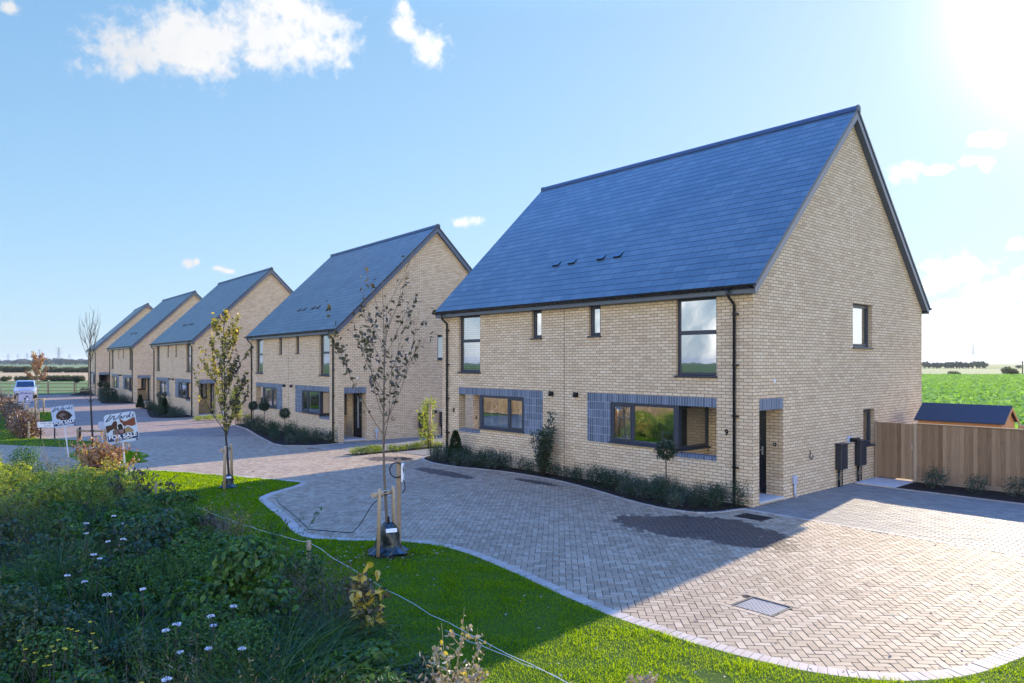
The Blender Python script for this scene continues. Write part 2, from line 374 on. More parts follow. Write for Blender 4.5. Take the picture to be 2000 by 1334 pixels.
def blocks_mat(name, stops, stain=False, rough=.72):
    m, t, out = mat(name)
    g = t.new('ShaderNodeNewGeometry'); rnd = g.outputs['Random Per Island']; pos = g.outputs['Position']
    big = t.noise(pos, .35, 4, .6); fine = t.noise(pos, 120, 3, .7); med = t.noise(pos, 3, 3, .6)
    f = t.math('ADD', t.math('MULTIPLY', rnd, .62), t.math('MULTIPLY', fine, .38))
    col = t.ramp(f, stops)
    k = t.math('ADD', .78, t.math('MULTIPLY', big, .4))
    col = t.mix(1.0, col, t.new('ShaderNodeCombineXYZ', inp={0: k, 1: k, 2: k}).outputs[0], 'MULTIPLY')
    rg = t.math('ADD', rough-.1, t.math('MULTIPLY', med, .2))
    if stain:  # damp patches: shapes of their own at fixed places, edged block by block
        jit = t.math('MULTIPLY', t.math('SUBTRACT', rnd, .5), .26)
        wet = None
        for (cx, cy, rx, ry, rot) in ((-.05, -2.95, 1.35, .78, 0.), (1.15, -2.5, 1.25, .85, -.3), (.2, -2.1, 1.0, .6, .35), (-8.6, -2.2, 1.5, .35, .0), (-12.4, -1.6, 1.1, .7, .2), (-5.6, -1.3, .9, .2, 0.)):
            mp = t.new('ShaderNodeMapping', vector_type='TEXTURE', inp={0: pos, 1: (cx, cy, 0), 2: (0, 0, rot), 3: (rx, ry, 1e3)})
            ln = t.new('ShaderNodeVectorMath', operation='LENGTH', inp={0: mp.outputs[0]}).outputs['Value']
            wet = ln if wet is None else t.math('MINIMUM', wet, ln)
        wv = t.math('ADD', wet, t.math('ADD', jit, t.math('MULTIPLY', t.math('SUBTRACT', med, .5), .6)))
        wm = t.new('ShaderNodeMapRange', inp={0: wv, 1: .85, 2: 1.02, 3: 1., 4: 0.}).outputs[0]
        col = t.mix(t.math('MULTIPLY', wm, .9), col, (.040, .025, .019))
        rg = t.math('SUBTRACT', rg, t.math('MULTIPLY', wm, .12))
    nb = t.new('ShaderNodeBump', inp={'Strength': .10, 'Distance': .004, 'Height': fine}).outputs[0]
    principled(t, out, color=col, rough=rg, spec=.4, normal=nb); return m
TAN = [(0., (.17, .116, .070)), (.3, (.255, .182, .110)), (.65, (.325, .238, .147)), (.9, (.385, .30, .198)), (1., (.45, .38, .27))]
B_COURT = blocks_mat('brindle_paving_block', TAN, True)
B_DRIVE = blocks_mat('grey_paving_block', [(0., (.14, .128, .108)), (.5, (.185, .17, .142)), (1., (.245, .23, .195))])
B_KERB = blocks_mat('kerb_block', [(0., (.30, .235, .18)), (.5, (.37, .30, .235)), (1., (.44, .375, .30))])
def ground_mat(name, stops, scale=.5, rough=.95, bump=.5, fscale=40, pattern=None):
    m, t, out = mat(name)
    pos = t.new('ShaderNodeNewGeometry').outputs['Position']
    a = t.noise(pos, scale, 6, .65); b = t.noise(pos, fscale, 4, .7)
    f = t.math('ADD', t.math('MULTIPLY', a, .55), t.math('MULTIPLY', b, .45))
    col = t.ramp(f, stops)
    nb = t.new('ShaderNodeBump', inp={'Strength': bump, 'Distance': .03, 'Height': b}).outputs[0]
    if pattern:
        mp = t.new('ShaderNodeMapping', inp={0: pos, 2: (0, 0, R(45))}).outputs[0]
        bt = t.new('ShaderNodeTexBrick', inp={'Vector': mp, 'Color1': (.8, .8, .8, 1), 'Color2': (1.12, 1.12, 1.12, 1), 'Mortar': (.4, .38, .36, 1), 'Scale': 1., 'Mortar Size': .005, 'Brick Width': .2, 'Row Height': .1})
        col = t.mix(1.0, col, bt.outputs['Color'], 'MULTIPLY')
    principled(t, out, color=col, rough=rough, spec=.15, normal=nb); return m
M_TERR = ground_mat('rough_grass_ground', [(.3, (.035, .075, .014)), (.55, (.06, .11, .022)), (.75, (.11, .13, .04))], .06)
M_LAWN = ground_mat('lawn_soil_grass', [(.3, (.025, .055, .005)), (.6, (.045, .09, .006)), (.8, (.07, .12, .008))], 1.2)
M_WILD = ground_mat('wild_soil', [(.3, (.014, .018, .008)), (.6, (.03, .032, .016)), (.8, (.05, .045, .025))], .9)
M_JOINT = ground_mat('jointing_sand', [(.3, (.05, .038, .03)), (.7, (.09, .07, .055))], 2)
M_COURT = ground_mat('far_block_paving', [(.3, (.22, .155, .11)), (.7, (.32, .24, .18))], .5, .8, .15, 30, True)
M_CROP = ground_mat('crop_soil', [(.3, (.02, .05, .010)), (.7, (.045, .11, .018))], .4)
M_TAN = ground_mat('dry_reed_ground', [(.3, (.24, .165, .085)), (.5, (.38, .27, .14)), (.7, (.46, .35, .19))], .05, fscale=2)
M_PAST = ground_mat('pasture_grass', [(.3, (.06, .11, .03)), (.5, (.11, .17, .05)), (.7, (.19, .21, .08))], .08, fscale=3)
M_FARGR = ground_mat('far_field_grass', [(.3, (.10, .14, .05)), (.6, (.17, .20, .08)), (.8, (.22, .22, .11))], .01, fscale=.3)
M_HILL = ground_mat('far_hill_woods', [(.3, (.05, .075, .06)), (.7, (.09, .11, .08))], .004, fscale=.03)

# ------------------------------------------------------------------ ground sheets
def catmull(pts, n=6, closed=False):
    P = [Vector(p[:2]) for p in pts]; out = []
    m = len(P)
    for i in range(m if closed else m-1):
        p0, p1, p2, p3 = (P[(i+k-1) % m] if closed else P[max(0, min(m-1, i+k-1))] for k in range(4))
        for k in range(n):
            t = k/n
            out.append(.5*((2*p1)+(p2-p0)*t+(2*p0-5*p1+4*p2-p3)*t*t+(3*p1-p0-3*p2+p3)*t**3))
    if not closed: out.append(P[-1])
    return out
def sheet(name, poly, off, m, kind='structure'):
    bm = bmesh.new(); vs = [bm.verts.new((p[0], p[1], 0)) for p in poly]; bm.faces.new(vs)
    bmesh.ops.triangulate(bm, faces=bm.faces[:])
    for x in range(-19, -10):
        g = bm.verts[:]+bm.edges[:]+bm.faces[:]
        bmesh.ops.bisect_plane(bm, geom=g, plane_co=(x, 0, 0), plane_no=(1, 0, 0))
    for v in bm.verts: v.co.z = gz(v.co.x)+off
    bmesh.ops.recalc_face_normals(bm, faces=bm.faces[:])
    me = bpy.data.meshes.new(name); bm.to_mesh(me); bm.free(); me.materials.append(m)
    for p in me.polygons:
        if p.normal.z < 0: p.flip()
    o = link(bpy.data.objects.new(name, me)); o['kind'] = kind; return o
def inside(P, poly):
    x, y = P[:, 0], P[:, 1]; r = np.zeros(len(P), bool); n = len(poly)
    for i in range(n):
        x1, y1 = poly[i][0], poly[i][1]; x2, y2 = poly[(i+1) % n][0], poly[(i+1) % n][1]
        if y1 == y2: continue
        c = ((y1 > y) != (y2 > y)) & (x < (x2-x1)*(y-y1)/(y2-y1)+x1); r ^= c
    return r

xs = [-9000, -3000, -1000, -400, -150, -60, -30]+list(range(-19, -10))+[-5, 5, 20, 60, 200, 800, 3000, 9000]
ys = [-9000, -2000, -500, -120, -40, -15, 0, 15, 40, 120, 500, 2000, 9000]
tm = MB()
for i in range(len(xs)-1):
    for j in range(len(ys)-1):
        tm.poly([(x, y, gz(x)-.05) for x, y in ((xs[i], ys[j]), (xs[i+1], ys[j]), (xs[i+1], ys[j+1]), (xs[i], ys[j+1]))])
o = tm.build('ground', M_TERR); o['kind'] = 'structure'

KO = [(6.9, -1.2), (6.6, -3.6), (6.28, -5.24), (6.05, -6.2), (5.65, -6.85), (5.2, -7.2), (4.84, -7.37), (4.44, -7.48), (3.79, -7.58), (3.29, -7.61), (2.83, -7.62), (2.3, -7.6),
      (1.31, -7.47), (.06, -7.26), (-1.15, -7.14), (-1.9, -7.24), (-2.6, -7.62), (-3.3, -8.3), (-3.9, -8.66), (-4.6, -8.62), (-5.6, -8.36), (-7.3, -8.02), (-8.2, -7.8), (-8.75, -7.3), (-9.25, -6.5), (-9.6, -6.1)]
KO2 = [(-9.75, -6.05), (-10.6, -6.42), (-11.9, -6.95), (-13.6, -7.5), (-14.9, -7.75), (-15.9, -8.1), (-16.5, -8.7), (-16.9, -9.6)]
ko = catmull(KO, 6); ko2 = catmull(KO2, 5)
LAWN = ko + ko2 + [Vector((-17.2, -11.5)), Vector((-16.5, -17)), Vector((14, -17)), Vector((14, -1.2))]
sheet('lawn_ground', LAWN, .016, M_LAWN)
# islands of grass on the far side
ISL = catmull([(-19.3, -8.75), (-18.75, -7.5), (-19.8, -7.35), (-20.7, -6.9), (-22.5, -7.0), (-24, -7.6), (-24.2, -8.6), (-22, -9.2)], 4, True)
V3 = catmull([(-31.5, -11.2), (-28.9, -10.6), (-26.4, -9.1), (-25.2, -8.0), (-25.6, -7.3), (-27.4, -7.3), (-29.3, -8.2), (-31.6, -9.1), (-40, -8.6), (-60, -8.0), (-60, -14), (-40, -13)], 4, True)
V4 = catmull([(-42.4, -7.9), (-42.2, -6.6), (-45, -5.9), (-49.2, -5.2), (-51.5, -5.6), (-52, -7.2), (-47, -7.9)], 4, True)
for nm, pl in (('island_lawn', ISL), ('verge_lawn', V3), ('far_island_lawn', V4)): sheet(nm, pl, .02, M_LAWN)
# paved courts and drives
COURT = [(9.5, 12), (9.5, -9.2), (-17.5, -9.2), (-17.5, -24), (-27.5, -24), (-27.5, -10.3), (-31, -9.0), (-60, -8.2), (-84, -6), (-84, 12)]
sheet('court_paving', COURT, -.006, M_COURT)
BEDA = [(-.1, -.42), (-.25, -1.05), (-.55, -1.42), (-1.31, -1.55), (-2.42, -1.36), (-3.9, -.95), (-5.63, -.62), (-7.55, -.66), (-9.23, -1.08), (-10.4, -1.16), (-11.4, -.9), (-11.95, -.45), (-12.1, -.02)]
beda = catmull(BEDA, 6)
MAN = (3.15, 3.95, -6.22, -5.48); GRT = (.12, .98, -1.28, -.58)

def in_view(P, far, mar=.12):
    dx, dy = P[:, 0]-CAM.x, P[:, 1]-CAM.y
    c, s = math.cos(YAW), math.sin(YAW)
    u = dx*c+dy*s; d = -dx*s+dy*c
    return (d > 5) & (d < far) & (np.abs(u/np.maximum(d, .1)) < 1000/FPX+mar)
def make_blocks(name, C, A, L, Wd, m, top=.010, gap=.009, ch=.0022, seed=1):
    # C centres (n,2), A angles of the long side; chamfered paving blocks in one structure mesh
    n = len(C); rs = np.random.RandomState(seed)
    ca, sa = np.cos(A), np.sin(A)
    sx = np.array([-1, 1, 1, -1]); sy = np.array([-1, -1, 1, 1])
    L = np.broadcast_to(L, (n,)); Wd = np.broadcast_to(Wd, (n,))
    def ring(ins, z):
        hx = (L[:, None]/2-ins)*sx; hy = (Wd[:, None]/2-ins)*sy
        x = C[:, :1]+hx*ca[:, None]-hy*sa[:, None]; y = C[:, 1:]+hx*sa[:, None]+hy*ca[:, None]
        zz = gz_np(x)+z
        return np.stack([x, y, zz], -1)
    tz = top+rs.normal(0, .0012, (n, 1))+rs.normal(0, .0007, (n, 4))
    V = np.concatenate([ring(gap/2, tz*0-.02), ring(gap/2, tz-ch*.8), ring(gap/2+ch, tz)], 1).reshape(-1, 3)
    q = [(8, 9, 10, 11)]
    for k in range(4):
        j = (k+1) % 4; q += [(k, j, 4+j, 4+k), (4+k, 4+j, 8+j, 8+k)]
    F = (np.arange(n)[:, None, None]*12+np.array(q)[None]).reshape(-1, 4)
    o = mesh_np(name, V, F, m); o['kind'] = 'structure'; return o
# herringbone at 45 degrees over the near court
Wb = .1; NN = 420
a, b = np.meshgrid(np.arange(-NN, NN), np.arange(-NN, NN), indexing='ij'); a = a.ravel(); b = b.ravel()
h = (a-b) % 4 == 0; v = (a-b) % 4 == 3
p = np.concatenate([np.stack([(a[h]+1)*Wb, (b[h]+.5)*Wb], 1), np.stack([(a[v]+.5)*Wb, (b[v]+1)*Wb], 1)])
ang = np.concatenate([np.full(h.sum(), R(45)), np.full(v.sum(), R(135))])
c45 = math.cos(R(45)); P = np.stack([p[:, 0]*c45-p[:, 1]*c45-6, p[:, 0]*c45+p[:, 1]*c45-5], 1)
lawn_np = [(q.x, q.y) for q in LAWN]
bed_poly = [(q.x, q.y) for q in beda]+[(-12.1, .3), (-.1, .3)]
keep = in_view(P, 34) & (P[:, 1] < -.355) & ~inside(P, lawn_np) & ~inside(P, bed_poly) & ~inside(P, [(q.x, q.y) for q in ISL])
for (x0, x1, y0, y1) in (MAN, GRT): keep &= ~((P[:, 0] > x0+.06) & (P[:, 0] < x1-.06) & (P[:, 1] > y0+.06) & (P[:, 1] < y1-.06))
make_blocks('block_paving', P[keep], ang[keep], .2, .1, B_COURT)
near = [(9.5, -.3), (9.5, -9), (-14, -9), (-24, -7), (-24, -.3)]
sheet('bedding_sand', near, -.001, M_JOINT)
# grey drives in stretcher bond
def stretcher(x0, x1, y0, y1, name, seed):
    C = []
    for j in range(int((y1-y0)/.1)):
        for i in range(int((x1-x0)/.2)+1): C.append((x0+.1*(j % 2)+.2*i, y0+.05+.1*j))
    C = np.array(C); k = in_view(C, 45)
    sheet(name+'_bedding', [(x0-.1, y0), (x1+.1, y0), (x1+.1, y1), (x0-.1, y1)], .0005, M_JOINT)
    make_blocks(name, C[k], np.zeros(k.sum()), .2, .1, B_DRIVE, seed=seed)
stretcher(.04, 9.3, -.28, 4.86, 'drive_paving', 3)
stretcher(-20.0, -15.45, -.9, 11, 'side_drive_paving', 4)
stretcher(-14.4, -11.75, -.2, 11, 'second_drive_paving', 5)
def run_blocks(path, L, Wd, name, m, side=0., top=.014, seed=2, along=True):
    # blocks set along a path: stretcher (along) or soldier
    C = []; A = []; acc = 0; step = (L if along else Wd)
    for i in range(len(path)-1):
        p, q = Vector(path[i][:2]), Vector(path[i+1][:2]); d = q-p; l = d.length
        if l < 1e-6: continue
        d /= l; nrm = Vector((-d.y, d.x))
        while acc <= l:
            c = p+d*acc+nrm*side; C.append((c.x, c.y)); A.append(math.atan2(d.y, d.x)+(0 if along else math.pi/2)); acc += step
        acc -= l
    C = np.array(C); A = np.array(A); k = in_view(C, 45)
    make_blocks(name, C[k], A[k], L, Wd, m, top=top, seed=seed)
run_blocks(ko, .2, .1, 'lawn_kerb', B_KERB, -.10, .016, 2, False)
run_blocks(ko2, .2, .1, 'lawn_kerb', B_KERB, -.10, .016, 6, False)
run_blocks(ISL+[ISL[0]], .2, .1, 'island_kerb', B_KERB, .1, .02, 7, False)
run_blocks(beda, .2, .1, 'bed_kerb', B_KERB, .05, .022, 8, True)
run_blocks([(.0, -.335), (9.3, -.335)], .2, .1, 'drive_edging', B_KERB, 0, .0145, 9, True)
run_blocks([(-20., -.96), (-15.4, -.96)], .2, .1, 'drive_edging', B_KERB, 0, .011, 10, True)
run_blocks([(1.05, 4.91), (9.3, 4.91)], .2, .1, 'border_kerb', B_KERB, 0, .02, 11, True)
x0, x1, y0, y1 = MAN
run_blocks([(x0+.05, y0+.05), (x1-.05, y0+.05)], .2, .1, 'cover_border', B_COURT, 0, .0145, 12)
run_blocks([(x0+.05, y1-.05), (x1-.05, y1-.05)], .2, .1, 'cover_border', B_COURT, 0, .0145, 13)
run_blocks([(x0+.05, y0+.2), (x0+.05, y1-.2)], .2, .1, 'cover_border', B_COURT, 0, .0145, 14)
run_blocks([(x1-.05, y0+.2), (x1-.05, y1-.2)], .2, .1, 'cover_border', B_COURT, 0, .0145, 15)
x0, x1, y0, y1 = GRT
run_blocks([(x0+.05, y0+.05), (x1-.05, y0+.05)], .2, .1, 'cover_border', B_COURT, 0, .0145, 16)
run_blocks([(x0+.05, y1-.05), (x1-.05, y1-.05)], .2, .1, 'cover_border', B_COURT, 0, .0145, 17)
run_blocks([(x0+.05, y0+.2), (x0+.05, y1-.2)], .2, .1, 'cover_border', B_COURT, 0, .0145, 18)
run_blocks([(x1-.05, y0+.2), (x1-.05, y1-.2)], .2, .1, 'cover_border', B_COURT, 0, .0145, 19)
sheet('planting_bed', bed_poly, .02, SOIL)
sheet('border_soil', [(1.1, 4.96), (9.3, 4.96), (9.3, 6.3), (1.1, 6.3)], .02, SOIL)
sheet('wild_ground', [(-16.6, -11.2), (-15.2, -10.1), (-12, -9.85), (-8, -9.75), (-4, -9.85), (-1, -9.95), (1.2, -10.3), (2.6, -10.6), (3.4, -11.3), (4, -17), (-16.5, -17)], .024, M_WILD)

# far fields
def strip(name, pts, m, off=-.03):
    return sheet(name, [G(*q)[:2] for q in pts] if len(pts[0]) == 2 and pts[0][1] > 200 else pts, off, m)
sheet('crop_field', [(-75, 22), (20, 30), (60, 40), (20, 190), (-45, 158), (-90, 130)], -.035, M_CROP)
sheet('stubble_strip', [(-140, 120), (-90, 131), (-45, 159), (20, 191), (90, 220), (60, 560), (-200, 420)], -.03, M_FARGR)
sheet('pasture', [(-86, -30), (-85, 6), (-86, 40), (-150, 45), (-158, 3), (-162, -50)], -.03, M_PAST)
sheet('reed_field', [(-158.2, 3), (-150.2, 45), (-290, 90), (-330, 20), (-330, -60), (-162, -51)], -.025, M_TAN)
sheet('hay_field', [(-332, 20), (-292, 90), (-1200, 350), (-1500, 0), (-332, -60)], -.02, M_FARGR)
def ridge(name, path, hts, width, m):
    mb = MB()
    for i in range(len(path)-1):
        a_, b_ = Vector((*path[i], 0)), Vector((*path[i+1], 0)); d = (b_-a_).normalized(); n = Vector((-d.y, d.x, 0))*width
        ha, hb = Vector((0, 0, hts[i])), Vector((0, 0, hts[i+1]))
        mb.poly([a_-n, b_-n, b_+hb, a_+ha], sm=True); mb.poly([a_+ha, b_+hb, b_+n, a_+n], sm=True)
    o = mb.build(name, m); o['kind'] = 'structure'; return o
def far_pts(pxs, dist): 
    r = []
    for px in pxs:
        d = pdir(px, Y0); d = d/((d.x*-math.sin(YAW)+d.y*math.cos(YAW))); r.append((CAM.x+d.x*dist, CAM.y+d.y*dist))
    return r
ridge('hills', far_pts(range(1500, 2500, 60), 9000), [14, 18, 24, 27, 30, 32, 33, 34, 35, 36, 36, 38, 40, 40, 38, 36, 34], 1500, M_HILL)
ridge('far_hills', far_pts(range(-500, 600, 60), 6500), [22, 24, 25, 22, 24, 26, 24, 25, 22, 24, 26, 24, 22, 22, 24, 24, 22, 22, 20], 900, M_HILL)

# ------------------------------------------------------------------ the houses: one built with its parts, then copied
HW, HD, HE = 11.65, 9.89, 4.82
ZE, EO, VO, SL = 4.93, .20, .18, .976
ZR = ZE+SL*(HD/2+EO)
def wall_rect(mb, plane, fixed, a0, a1, z0, z1, holes, inward, dep, mir=None):
    P = (lambda a, z, d=0: (a, fixed+inward*d, z)) if plane == 'y' else (lambda a, z, d=0: (fixed+inward*d, a, z))
    A = sorted({a0, a1, *[h[0] for h in holes], *[h[1] for h in holes]}); Z = sorted({z0, z1, *[h[2] for h in holes], *[h[3] for h in holes]})
    for i in range(len(A)-1):
        for j in range(len(Z)-1):
            ca, cz = (A[i]+A[i+1])/2, (Z[j]+Z[j+1])/2
            if any(h[0] < ca < h[1] and h[2] < cz < h[3] for h in holes): continue
            mb.poly([P(A[i], Z[j]), P(A[i+1], Z[j]), P(A[i+1], Z[j+1]), P(A[i], Z[j+1])])
    for h in holes:
        d = h[4] if len(h) > 4 else dep; sk = h[5] if len(h) > 5 else ''
        if 'l' not in sk: mb.poly([P(h[0], h[2]), P(h[0], h[3]), P(h[0], h[3], d), P(h[0], h[2], d)])
        if 'r' not in sk: mb.poly([P(h[1], h[2]), P(h[1], h[3]), P(h[1], h[3], d), P(h[1], h[2], d)])
        if 'b' not in sk: mb.poly([P(h[0], h[2]), P(h[1], h[2]), P(h[1], h[2], d), P(h[0], h[2], d)])
        if 't' not in sk: mb.poly([P(h[0], h[3]), P(h[1], h[3]), P(h[1], h[3], d), P(h[0], h[3], d)])
def MX(x): return -HW-x      # mirror the right-hand house onto the left-hand one
def rng(a, b, mir): return (min(MX(a), MX(b)), max(MX(a), MX(b))) if mir else (a, b)

def window(parent, plane, a0, a1, z0, z1, fixed, inward, splits=(), trans=(), fw=.058, sill=True, recess=.085, opening=()):
    P = (lambda a, d, z: (a, fixed+inward*d, z)) if plane == 'y' else (lambda a, d, z: (fixed+inward*d, a, z))
    def bx(mb, p0, p1, d0, d1, q0, q1):
        x = P(p0, d0, q0); y = P(p1, d1, q1)
        mb.bbox(min(x[0], y[0]), max(x[0], y[0]), min(x[1], y[1]), max(x[1], y[1]), q0, q1, .006)
    f = MB(); r = recess; e = .003
    zb = z0+(.035 if sill else 0)
    bx(f, a0+e, a0+fw, r, r+.07, zb, z1-e); bx(f, a1-fw, a1-e, r, r+.07, zb, z1-e)
    bx(f, a0+fw, a1-fw, r+.001, r+.069, zb, zb+fw); bx(f, a0+fw, a1-fw, r+.001, r+.069, z1-fw, z1-e)
    for s_ in splits: bx(f, s_-fw*.55, s_+fw*.55, r+.002, r+.068, zb+fw, z1-fw)
    for s_ in trans: bx(f, a0+fw, a1-fw, r+.002, r+.068, s_-fw*.75, s_+fw*.75)
    for (o0, o1, q0, q1) in opening:      # an opening light: a second, inner frame standing proud
        w_ = .045
        bx(f, o0, o0+w_, r-.014, r+.05, q0, q1); bx(f, o1-w_, o1, r-.014, r+.05, q0, q1)
        bx(f, o0+w_, o1-w_, r-.013, r+.05, q0, q0+w_); bx(f, o0+w_, o1-w_, r-.013, r+.05, q1-w_, q1)
    fo = f.build('window', FRAME, parent)
    g = MB(); g.poly([P(a0+.03, r+.03, zb+.03), P(a1-.03, r+.03, zb+.03), P(a1-.03, r+.03, z1-.03), P(a0+.03, r+.03, z1-.03)])
    g.build('pane', GLASS, fo)
    if sill:
        s = MB(); bx(s, a0-.03, a1+.03, -.045, r+.02, z0-.012, z0+.03); s.build('sill', FRAME, fo)
    return fo

def build_house():
    root = empty('brick_house')
    wl = MB(); inn = MB()
    fh = []
    for mir in (0, 1):
        fh += [(*rng(-2.05, -.92, mir), 2.87, 4.745), (*rng(-4.9, -4.47, mir), 3.9, 4.745),
               (*rng(-4.13, -2.05, mir), 1.1, 2.17, .09, 'lr'), (*rng(-2.05, -.92, mir), 1.02, 2.17, .27, 'l' if not mir else 'r')]
    wall_rect(wl, 'y', 0, -HW, 0, -.4, HE, fh, 1, .09)
    wall_rect(wl, 'y', HD, -HW, 0, -.4, HE, [], -1, .09)
    zl = ZE+SL*EO-.17; za = zl+SL*HD/2
    gh = [(5.03, 6.24, 3.59, 4.79), (5.67, 6.4, .91, 1.93), (.27, 1.32, .02, 2.13, .27)]
    wall_rect(wl, 'x', 0, 0, HD, -.4, HE, gh, -1, .12)
    wall_rect(wl, 'x', -HW, 0, HD, -.4, HE, [(.27, 1.32, .02, 2.13, .27), (5.67, 6.4, .91, 1.93)], 1, .12)
    for x in (0, -HW): wl.poly([(x, 0, HE), (x, HD, HE), (x, HD, zl), (x, HD/2, za), (x, 0, zl)])
    for mir in (0, 1):
        X = (lambda x: MX(x)) if mir else (lambda x: x)
        # porch walls
        wl.poly([(X(-.92), .27, .05), (X(-.27), .27, .05), (X(-.27), .27, 2.17), (X(-.92), .27, 2.17)])
        wl.poly([(X(-2.05), .27, .05), (X(-.92), .27, .05), (X(-.92), .27, 1.02), (X(-2.05), .27, 1.02)])
        for q in ((-2.05, -1.40, .05, 2.2), (-.42, -.27, .05, 2.2), (-1.40, -.42, 2.14, 2.2)):
            wl.poly([(X(q[0]), 1.32, q[2]), (X(q[1]), 1.32, q[2]), (X(q[1]), 1.32, q[3]), (X(q[0]), 1.32, q[3])])
        wl.poly([(X(-1.40), 1.32, .05), (X(-1.40), 1.42, .05), (X(-1.40), 1.42, 2.14), (X(-1.40), 1.32, 2.14)])
        wl.poly([(X(-.42), 1.32, .05), (X(-.42), 1.42, .05), (X(-.42), 1.42, 2.14), (X(-.42), 1.32, 2.14)])
        wl.poly([(X(-2.05), .09, .05), (X(-2.05), 1.32, .05), (X(-2.05), 1.32, 1.06), (X(-2.05), .09, 1.06)])
        inn.poly([(X(-2.05), .0, 2.168), (X(-.27), .0, 2.168), (X(-.27), 1.42, 2.168), (X(-2.05), 1.42, 2.168)])
        # rooms behind the glass
        inn.poly([(X(-2.06), 1.5, 0.1), (X(-.3), 1.5, .1), (X(-.3), 1.5, 2.4), (X(-2.06), 1.5, 2.4)])
        inn.poly([(X(-2.06), 1.5, 0.1), (X(-2.06), 3.9, .1), (X(-2.06), 3.9, 2.4), (X(-2.06), 1.5, 2.4)])
        inn.poly([(X(-5.78), .3, .1), (X(-5.78), 4.2, .1), (X(-5.78), 4.2, 4.7), (X(-5.78), .3, 4.7)])
        inn.poly([(X(-5.78), 4.2, .1), (X(-.3), 4.2, .1), (X(-.3), 4.2, 4.7), (X(-5.78), 4.2, 4.7)])
        inn.poly([(X(-3.2), .3, 2.7), (X(-3.2), 4.2, 2.7), (X(-3.2), 4.2, 4.7), (X(-3.2), .3, 4.7)])
        inn.poly([(X(-5.78), .12, 2.42), (X(-2.07), .12, 2.42), (X(-2.07), 4.2, 2.42), (X(-5.78), 4.2, 2.42)])
        inn.poly([(X(-5.78), .12, 2.68), (X(-.3), .12, 2.68), (X(-.3), 4.2, 2.68), (X(-5.78), 4.2, 2.68)])
        inn.poly([(X(-5.78), .12, 4.8), (X(-.3), .12, 4.8), (X(-.3), 4.2, 4.8), (X(-5.78), 4.2, 4.8)])
    fl = MB(); fl.poly([(-HW+.3, .1, .09), (-.3, .1, .09), (-.3, 9.6, .09), (-HW+.3, 9.6, .09)])
    inn.poly([(-.3, 4.3, .1), (-.3, 4.32, 4.8), (-3.5, 4.32, 4.8), (-3.5, 4.3, .1)]); inn.poly([(-3, 4.3, .1), (-3, 9.6, .1), (-3, 9.6, 4.8), (-3, 4.3, 4.8)])
    inn.poly([(-3, 8, .1), (-.2, 8, .1), (-.2, 8, 4.8), (-3, 8, 4.8)]); inn.poly([(-3, 4.3, 2.5), (-.2, 4.3, 2.5), (-.2, 9.6, 2.5), (-3, 9.6, 2.5)])
    wall = wl.build('wall', BRICK, root)
    inn.build('inner_wall', INTW, root); fl.build('inner_floor', INTF, root)
    jt = MB(); jt.box(-5.833, -5.82, -.003, .02, -.1, HE-.1); jt.build('movement_joint', DARKW, root)
    # blue-brick surrounds, lintels
    for mir in (0, 1):
        sb = MB(); x0, x1 = rng(-4.95, -.92, mir); sb.box(x0, x1, -.004, .08, 2.17, 2.3865, skip='k')
        so = sb.build('soldier_course', SOLDIER, root)
        sb = MB(); x0, x1 = rng(-4.95, -4.13, mir); sb.box(x0, x1, -.004, .08, 1.08, 2.17, skip='kt'); sb.build('brick_panel', BLUEBRICK, so)
        sb = MB(); x0, x1 = rng(-2.05, -.92, mir); sb.box(x0, x1, -.003, .27, .93, 1.021, skip='k'); sb.build('brick_sill', SOLDIER, root)
        sb = MB(); xx = (-.08, .004) if not mir else (-HW-.004, -HW+.08); sb.box(*xx, .27, 1.32, 2.13, 2.3865); sb.build('lintel', SOLDIER, root)
        sb = MB(); sb.bbox(*(rng(-2.05, .03, mir)), .272, 1.33, .03, .092, .008); sb.build('doorstep', CONC, root)
        # door
        X = (lambda x: MX(x)) if mir else (lambda x: x)
        d = MB(); d.bbox(*rng(-1.34, -.48, mir), 1.40, 1.44, .12, 2.08, .006)
        for q in ((-1.40, -1.34, .09, 2.14), (-.48, -.42, .09, 2.14)): d.bbox(*rng(q[0], q[1], mir), 1.37, 1.43, q[2], q[3], .005)
        d.bbox(*rng(-1.34, -.48, mir), 1.37, 1.43, 2.08, 2.139, .005)
        dr = d.build('front_door', DOORM, root)
        g = MB(); g.bbox(*rng(-1.02, -.90, mir), 1.392, 1.41, .5, 1.92, .004); g.build('door_glass', WHITE if False else GREYPL, dr)
        hd = MB(); hd.bbox(*rng(-.58, -.54, mir), 1.385, 1.40, 1.0, 1.2, .004); hd.tube([(X(-.56), 1.385, 1.12), (X(-.56), 1.345, 1.12), (X(-.68), 1.345, 1.12)], .011, 8); hd.build('door_handle', METAL, dr)
        bl = MB(); bl.lathe([(0, -.022), (.042, -.022), (.045, -.015), (.045, 0)], (X(-.20), 1.318, 1.28), 16, Matrix.Rotation(R(-90), 4, 'X')); bo = bl.build('doorbell', BLACK, root)
        bl = MB(); bl.lathe([(0, -.026), (.014, -.026), (.014, -.02)], (X(-.20), 1.318, 1.28), 12, Matrix.Rotation(R(-90), 4, 'X')); bl.build('bell_button', WHITE, bo)
        # windows
        window(root, 'y', *rng(-2.05, -.92, mir), 2.87, 4.745, 0, 1, trans=(3.92,), fw=.066)
        a0, a1 = rng(-4.9, -4.47, mir); window(root, 'y', a0, a1, 3.9, 4.745, 0, 1, opening=((a0+.045, a1-.045, 3.97, 4.70),))
        a0, a1 = rng(-4.13, -2.05, mir); sp = MX(-3.40) if mir else -3.40
        o0, o1 = rng(-4.08, -3.43, mir)
